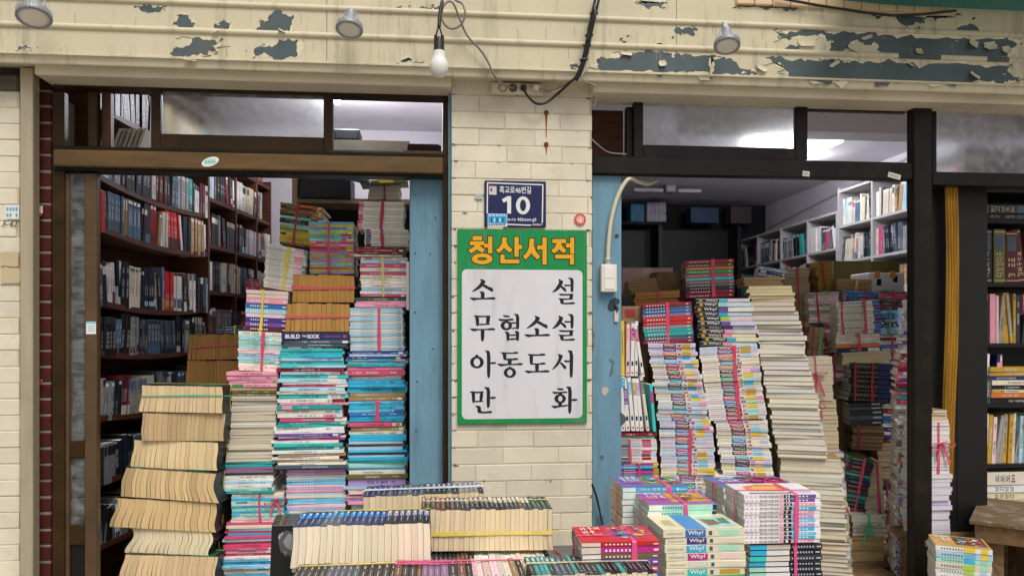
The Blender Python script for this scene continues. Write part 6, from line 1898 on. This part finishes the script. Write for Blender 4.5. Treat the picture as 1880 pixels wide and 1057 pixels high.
bundle("upper red-strapped literature set with multicoloured spines", 1262, 1347, 476, 546, YH + .3, 11, s_series(['crimson', 'brown', 'orange', 'green', 'rose', 'turquoise', 'mauve', 'olive', 'navy', 'crimson'], hexc('d8d0cc'), title=(-.42, .0), end=(.4, .45), pg=hexc('a89a86')), D=.24, straps=[('yz', .58, PINK, .016), ('xz', .3, PINK, .012)], roll=-2, seed=61, yaw=-12)
stack("the left tower of learning comics", GH, (1191, 1273, 630), (1213, 1304, 786), YH + .02, [(1, 22, s_why(), 'spine')], seed=14, D=.2, jx=.004, wob=.002, yawj=1, vth=.16, yaw=-16)
bundle("red-strapped white learning comics at the foot of the left tower", 1215, 1311, 787, 872, YH + .02, 12, s_why(), D=.2, straps=[('yz', .56, PINK, .014)], roll=-2, seed=62, vth=.14, yaw=-16)
stack("the comics behind the purple bundle", GH, (1218, 1320, 872), (1222, 1326, CB), YH + .02, [(1, 32, s_why(), 'spine')], seed=15, D=.2, jx=.004, yawj=1, vis=.15, vth=.16, yaw=-13)
stack("the black-labelled comics on the tall tower", GH, (1277, 1376, 548), (1289, 1390, 634), YH + .06, [(1, 11, s_why(dark=True, u=-.36), 'spine')], seed=16, D=.22, jx=.006, yawj=1.2, vth=.16, yaw=-18)
bundle("upper red-strapped part of the tall learning comics tower", 1291, 1393, 635, 700, YH + .05, 9, s_why(u=-.2), D=.2, straps=[('yz', .58, PINK, .016)], roll=-3, seed=63, dx=-.012, vth=.14, yaw=-18)
bundle("lower red-strapped part of the tall learning comics tower", 1302, 1402, 700, 770, YH + .05, 10, s_why(u=-.2), D=.2, straps=[('yz', .55, PINK, .016)], roll=-4, seed=64, dx=-.015, vth=.14, yaw=-18)
stack("the tall comics tower's lower part", GH, (1314, 1404, 771), (1326, 1418, 872), YH + .05, [(1, 14, s_why(u=-.22), 'spine')], seed=17, D=.2, jx=.004, yawj=1, vth=.16, yaw=-18)
stack("the tower foot behind the bow", GH, (1320, 1418, 873), (1324, 1424, CB), YH + .05, [(1, 32, s_why(), 'spine')], seed=18, D=.2, jx=.004, yawj=1, vis=.15, vth=.16, yaw=-13)
# tall leaning pile of pale fore-edges
PALE = ['ivory', 'white', 'pale blue', 'cream', 'slate', 'lilac', 'navy', 'grey', 'ivory', 'gold', 'slate', 'dusty', 'brown', 'tan']
stack("the tall leaning pile of pale fore-edges", GH, (1374, 1450, 524), (1394, 1476, 640), YH + .1, [(30, 5, s_fore(['cream', 'tan', 'ivory'], hexc('d8c59c')), 'fore'), (90, 11, s_fore(PALE, hexc('ddd6c6'), .0017), 'fore')], seed=19, D=.23, jx=.006, wob=.003, yaw=-20)
stack("the middle of the leaning pale pile", GH, (1394, 1476, 640), (1432, 1516, 840), YH + .1, [(1, 25, s_fore(PALE, hexc('e0d9c8'), .0017), 'fore')], seed=20, D=.23, jx=.005, wob=.003, yaw=-20)
stack("the foot of the leaning pale pile", GH, (1434, 1536, 840), (1458, 1560, CB), YH + .1, [(1, 30, s_fore(PALE, hexc('dcd2bc'), .0017), 'fore')], seed=21, D=.23, jx=.005, wob=.002, yaw=-20)
bundle("cream books with a pink bow beside the leaning pale pile", 1468, 1528, 655, 735, YH + .3, 11, s_fore(['ivory', 'cream', 'white'], hexc('d6cab0')), D=.23, face='fore', straps=[('yz', .5, PINK, .008)], knots=[(.5, .62, PINK, .055, 'front')], roll=-2, seed=65, yaw=-20)
bundle("cream books with a long trailing pink tie under the bow", 1480, 1538, 735, 830, YH + .3, 13, s_fore(['ivory', 'cream', 'tan'], hexc('d9cbab')), D=.23, face='fore', straps=[('yz', .2, PINK, .010)], knots=[(.4, .95, PINK, .05, 'front')], roll=-3, seed=66, yaw=-20)
stack("the cream pile right of the leaning tower", GH, (1488, 1544, 830), (1508, 1566, CB), YH + .28, [(1, 28, s_fore(['ivory', 'white', 'lilac', 'cream'], hexc('dcd2bc')), 'fore')], seed=22, D=.2, jx=.006, yaw=-20)
mb = MB(); knot(mb, at(1531, 925, YH + .2), PINK, random.Random(4), .06); tag(mb.build("pink_ribbon", M_ribbon), "crumpled pink ribbon hanging from the cream pile", "ribbon")
stack("the upper half of the jamb tower", GH, (1674, 1722, 548), (1652, 1712, 700), YH + .09, [(60, 11, s_mixed(['white', 'ivory', 'white', 'lilac'], block=.7), 'spine'), (92, 16, s_mixed(['white', 'crimson', 'purple', 'pale blue', 'white', 'rose', 'ivory'], block=.6), 'spine')], seed=23, D=.2, jx=.008, yaw=-24)
stack("the lower half of the jamb tower", GH, (1652, 1712, 700), (1644, 1706, CB), YH + .09, [(40, 6, s_mixed(['rose', 'teal', 'crimson', 'white'], block=.5), 'spine'), (90, 16, s_mixed(['ivory', 'white', 'grey'], block=.4), 'spine'), (240, 38, s_why(u=-.42), 'spine')], seed=24, D=.2, jx=.007, vth=.16, yaw=-24)
bench("low bench under the piles of the right doorway", .56, 2.3, .15, .62, at(1300, CB, YH).z)

# deeper clutter in the right room
def box_thing(name, label, cat, x0, x1, y0, y1, Y, D, c, ch=.006, extra=None, yaw=0):
    mb = MB(); mb.prect(x0, x1, y0, y1, Y, Y + D, 0, hexc(c), ch=ch)
    if extra: extra(mb)
    return tag(mb.build(name, M_card), label, cat)
def flaps(x0, x1, y0, Y, D, c):
    def f(mb):
        a, b = at(x0, y0, Y), at(x1, y0, Y)
        z = a.z
        mb.box(a.x, b.x, Y + .002, Y + D * .48, z + .0005, z + .004, 0, mul(hexc(c), 1.06)); mb.box(a.x, b.x, Y + D * .52, Y + D, z + .0005, z + .004, 0, mul(hexc(c), .95))
        mb.box((a.x + b.x) / 2 - .025, (a.x + b.x) / 2 + .025, Y - .0012, Y - .0002, z - .06, z, 0, mul(hexc(c), 1.25))
    return f
box_thing("cardboard_box", "large olive cardboard box on the heap under the white bookcase", "box", 1532, 1652, 480, 560, 1.35, .35, '7d7446', extra=flaps(1532, 1652, 480, 1.35, .35, '7d7446'))
def holes(mb):
    for x, y in ((1610, 520), (1640, 514)):
        mb.prect(x, x + 8, y - 8, y + 4, .997, .9985, 0, hexc('1c1a1c'))
    for x in (1606, 1634):
        mb.prect(x, x + 10, 497, 510, .994, .996, 0, hexc('c98a2c'))
box_thing("paper_carton", "white paper carton with orange clips near the right door jamb", "box", 1596, 1660, 500, 538, 1.0, .22, 'd3cfd6', extra=holes)
DG_ = "bundles heaped deep in the right room"
def deep(label, x0, x1, y0, y1, Y, n, st, straps=(), face='spine', D=.2, roll=0, seed=0, knots=()):
    rq_ = random.Random(seed * 7 + int(x0))
    bundle(label, x0, x1, y0, y1, Y, n, st, D=D, face=face, straps=straps, roll=roll + rq_.uniform(-3.5, 3.5), yaw=rq_.uniform(-17, 0), seed=seed, group=DG_, knots=knots, jx=.006, jy=.012, vth=.4)
RS = hexc('a8283c')
brownmix = s_mixed(['tan', 'ivory', 'brown', 'grey', 'cream'], block=.3, pg=PG_C)
deep("grey and tan paperbacks tied with a red cord under the wall shelf", 1438, 1486, 492, 590, 1.1, 14, s_fore(['tan', 'brown', 'ivory'], hexc('a8977a')), [('yz', .6, RS, .012)], 'fore', seed=1)
deep("dark maroon booklets behind the red-corded paperbacks", 1484, 1506, 482, 560, 1.25, 12, s_mixed(['maroon', 'charcoal', 'white', 'black'], block=.5), seed=2)
deep("mustard yellow wrapped parcel of books with a red cord", 1502, 1530, 480, 532, 1.15, 6, s_fore(['gold', 'olive'], hexc('a8893c')), [('yz', .4, RS, .010), ('xz', .5, RS, .01)], 'fore', seed=3)
deep("pale grey journals beside the white red-strapped set", 1488, 1540, 536, 592, .95, 10, s_mixed(['ivory', 'lilac', 'white', 'pale pink', 'grey'], block=.4), [('yz', .3, RS, .010)], seed=4)
deep("kraft paper wrapped books on the olive box front", 1540, 1598, 512, 534, 1.0, 4, s_fore(['tan', 'brown'], hexc('a68b5c')), [('yz', .55, hexc('c9b48a'), .012)], 'fore', seed=5)
deep("blue covered books with red cord below the kraft parcel", 1556, 1622, 534, 553, .95, 3, s_mixed(['slate', 'blue', 'crimson'], block=.4), [('yz', .5, RS, .010)], seed=6)
deep("white numbered set tied with two red straps in the middle of the heap", 1540, 1619, 552, 613, .85, 9, s_series(['white', 'ivory'], hexc('55565c'), title=(-.35, .15), extra=[(.34, .5, ['indigo', 'blue'])], end=None), [('yz', .12, PINK, .012), ('yz', .62, PINK, .016)], seed=7)
deep("green and maroon magazines at the right of the heap", 1618, 1662, 534, 564, .9, 6, s_mixed(['dark green', 'maroon', 'olive', 'rose'], block=.5), [('yz', .5, RS, .008)], seed=8)
deep("blue striped booklets with a green tie by the jamb tower", 1618, 1650, 564, 613, .86, 10, s_mixed(['blue', 'navy', 'pale blue', 'black', 'sky blue'], block=.6), [('yz', .5, GRN, .008)], seed=9)
deep("mixed hardbacks with a red strap below the numbered set", 1538, 1616, 613, 646, .83, 5, s_mixed(['navy', 'ivory', 'white', 'orange', 'pale blue'], block=.5), [('yz', .5, PINK, .014)], seed=10)
deep("tan paperbacks with red tie left of the numbered set", 1446, 1492, 590, 656, 1.0, 10, s_fore(['tan', 'ivory', 'grey'], hexc('b5a382')), [('yz', .7, RS, .010)], 'fore', seed=11)
deep("upright brown parcel with green tie in the heap", 1484, 1512, 600, 652, .9, 5, s_fore(['brown', 'tan'], hexc('9c8460')), [('yz', .3, RS, .008), ('yz', .7, GRN, .008)], 'fore', seed=12)
deep("crimson covered books beside the upright brown parcel", 1512, 1540, 590, 650, .95, 8, s_mixed(['crimson', 'maroon', 'magenta', 'ivory'], block=.4), seed=13)
deep("cream magazines on top of the black encyclopedia bundle", 1550, 1634, 645, 667, .8, 4, s_fore(['cream', 'ivory'], hexc('c9bd9c')), (), 'fore', seed=14)
deep("black and gold encyclopedias tied with dark pink straps", 1562, 1640, 667, 738, .78, 8, s_series(['charcoal', 'black'], hexc('8d7a4a'), title=(-.35, .1), extra=[(.12, .36, ['navy'])], end=None), [('yz', .12, RS, .012), ('yz', .5, RS, .012)], seed=15)
deep("white banded dark books under the encyclopedias", 1564, 1620, 738, 780, .8, 5, s_series(['charcoal', 'slate'], W_, title=(.2, .45), end=None), (), seed=16)
deep("brown paperbacks under the white banded books", 1568, 1620, 780, 826, .8, 7, s_fore(['brown', 'tan', 'crimson'], hexc('8a7455')), [('yz', .2, RS, .010)], 'fore', seed=17)
deep("dim blue-grey journals in the gap beside the cream pile", 1538, 1566, 700, 826, 1.0, 15, s_mixed(['navy', 'slate', 'charcoal'], block=.3), [('yz', .5, RS, .006)], seed=18)
deep("tilted dark encyclopedias with coloured bands and a red strap", 1542, 1584, 838, 945, .6, 14, s_series(['dark green', 'navy', 'maroon', 'charcoal', 'teal'], hexc('a8a07a'), title=(-.3, .2), end=None), [('yz', .6, PINK, .012)], roll=12, seed=19)
deep("cream fore-edge bundle with a pink strap beside the tilted dark encyclopedias", 1576, 1622, 850, 942, .62, 12, s_fore(['ivory', 'cream'], hexc('cfc3a6')), [('yz', .82, PINK, .014)], 'fore', seed=20)
deep("white books tied with a green ribbon near the floor", 1568, 1622, 946, 985, .5, 6, s_fore(['white', 'ivory', 'charcoal'], hexc('d6d0c2')), [('yz', .5, GRN, .012)], 'fore', seed=21, knots=[(.5, .6, GRN, .05, 'front')])
deep("tan paperbacks at the bottom under the green ribbon", 1566, 1624, 985, 1030, .5, 6, s_fore(['tan', 'cream'], hexc('b59a6c')), (), 'fore', seed=22)
MIXD = ['crimson', 'blue', 'ivory', 'dark green', 'pale blue', 'pink', 'purple', 'white', 'orange', 'teal', 'tan', 'off-white']
for k, (x0, x1, y0, y1, Y, n, nm, pal, c, f_) in enumerate((
        (1612, 1664, 614, 668, .88, 9, "colourful paperbacks with a pink tie right of the cream magazines", MIXD, PINK, 'spine'), (1636, 1672, 668, 742, .86, 11, "mixed picture books beside the black encyclopedias", MIXD, RS, 'spine'),
        (1616, 1668, 742, 812, .86, 10, "red and blue storybooks beside the white-banded dark books", ['crimson', 'blue', 'rose', 'ivory', 'indigo', 'white'], PINK, 'spine'), (1616, 1664, 812, 880, .86, 9, "tan and white paperbacks low beside the jamb tower", ['tan', 'ivory', 'brown'], RS, 'fore'),
        (1510, 1546, 652, 704, .97, 8, "purple and green booklets above the dim blue-grey journals", ['purple', 'dark green', 'ivory', 'rose', 'teal'], PINK, 'spine'), (1536, 1566, 640, 700, .93, 9, "slim pink and white workbooks left of the encyclopedias", ['pink', 'white', 'rose', 'lilac', 'ivory'], RS, 'spine'),
        (1596, 1664, 880, 1030, .84, 18, "faded mixed novels at the floor behind the green ribbon bundle", ['ivory', 'tan', 'slate', 'crimson', 'off-white', 'dusty'], RS, 'spine'))):
    deep(nm, x0, x1, y0, y1, Y, n, s_mixed(pal, .8, block=.6) if f_ == 'spine' else s_fore(pal, hexc('b9a684')), [('yz', .55, c, .010)], f_, seed=70 + k)
bench("low bench under the heap deep in the right room", 1.42, 2.75, .48, 1.75, at(1590, 1031, .5).z)
box_thing("cardboard_box", "plain cardboard box supporting the upper heap behind the tall towers", "box", 1440, 1560, 655, 960, 1.0, .5, '7a6647', extra=flaps(1440, 1560, 655, 1.0, .5, '7a6647'))
box_thing("cardboard_box", "brown carton beneath the cream magazines at the back of the heap", "box", 1562, 1660, 614, 1000, .98, .5, '6d5a3e', extra=flaps(1562, 1660, 614, .98, .5, '6d5a3e'))
# left part of the right doorway: cartons and wrapped paper
box_thing("cardboard_box", "pale pink cardboard sheet box behind the light switch", "box", 1142, 1236, 492, 540, .9, .3, 'c9aca4', extra=flaps(1142, 1236, 492, .9, .3, 'c9aca4'))
deep("brown kraft paper roll of old comics with handwritten ink on its side", 1158, 1210, 512, 540, .62, 5, s_fore(['tan', 'brown'], hexc('9c7f58')), (), 'fore', seed=30, roll=-5)
deep("dark brown comics tied with red cord above the literature set", 1166, 1246, 534, 560, .5, 4, s_fore(['brown', 'maroon'], hexc('9a7040')), [('yz', .55, RS, .008)], 'fore', seed=31)
box_thing("cardboard_box", "kraft box between the pink box and upper literature set", "box", 1206, 1262, 500, 540, .75, .25, '8d7350', extra=flaps(1206, 1262, 500, .75, .25, '8d7350'))
box_thing("kraft_parcel", "brown kraft parcel with a red stamp left of the literature set", "parcel", 1141, 1184, 562, 592, .36, .2, '9a7a5c', extra=lambda mb: mb.prect(1148, 1166, 568, 582, .357, .3595, 0, hexc('a23a38')))
box_thing("cardboard_box", "tall carton standing behind the standing children's books", "box", 1142, 1190, 593, 1000, .44, .3, '7a6647')
box_thing("cardboard_box", "tall carton behind the left tower of learning comics", "box", 1192, 1270, 546, 1000, .68, .25, '7a6647')
deep("blue banded journals fanned on the back of the tall pale pile", 1392, 1440, 492, 512, .8, 4, s_mixed(['navy', 'blue', 'white', 'pale blue'], block=.5), (), seed=33, roll=8)
deep("tan and red booklets under the fanned journals", 1368, 1436, 508, 524, .7, 3, s_fore(['crimson', 'tan', 'ivory'], hexc('bfa677')), (), 'fore', seed=34)

# third bay pile and the colourful comics at its foot
YQ = -.02
stack("the white pile inside the third bay", "white books piled in the third bay", (1708, 1734, 752), (1706, 1742, 776), YP - .12, [(1, 4, s_fore(['brown', 'ivory', 'tan'], hexc('cabfa8')), 'fore')], seed=25, D=.2)
bundle("pink-tied white books halfway up the third bay pile", 1702, 1744, 776, 870, YP - .13, 13, s_fore(['white', 'ivory', 'lilac'], hexc('d8d3d2')), D=.2, face='fore', straps=[('yz', .5, PINK, .010)], knots=[(.6, .6, PINK, .05, 'front')], seed=67)
stack("the lower white pile inside the third bay", "white books piled in the third bay", (1700, 1750, 870), (1700, 1742, 990), YP - .13, [(1, 14, s_fore(['white', 'lilac', 'pale blue', 'ivory'], hexc('cfcbd2')), 'fore')], seed=26, D=.2)
bundle("bright children's comics with colourful cover at the foot of the third bay", 1724, 1812, 1004, 1110, -.3, 10, s_series(['white', 'pale blue', 'mint', 'ivory', 'white'], hexc('55707a'), title=(-.4, .0), extra=[(.0, .2, ['cyan', 'lime', 'teal', 'yellow', 'sky blue']), (.3, .42, ['pale blue', 'yellow', 'mint'])], end=None), D=.2, art=cover_art(hexc('c9a05a'), 9), roll=1, yaw=-24, seed=68, group="tied bundles of books")
bench("low bench under the third bay pile", 2.28, 2.9, .02, .32, at(1720, 990, YP - .13).z)
bench("low bench under the bright comics of the third bay", 2.12, 2.62, -.32, -.02, at(1750, 1110, -.3).z)
flush_loose()
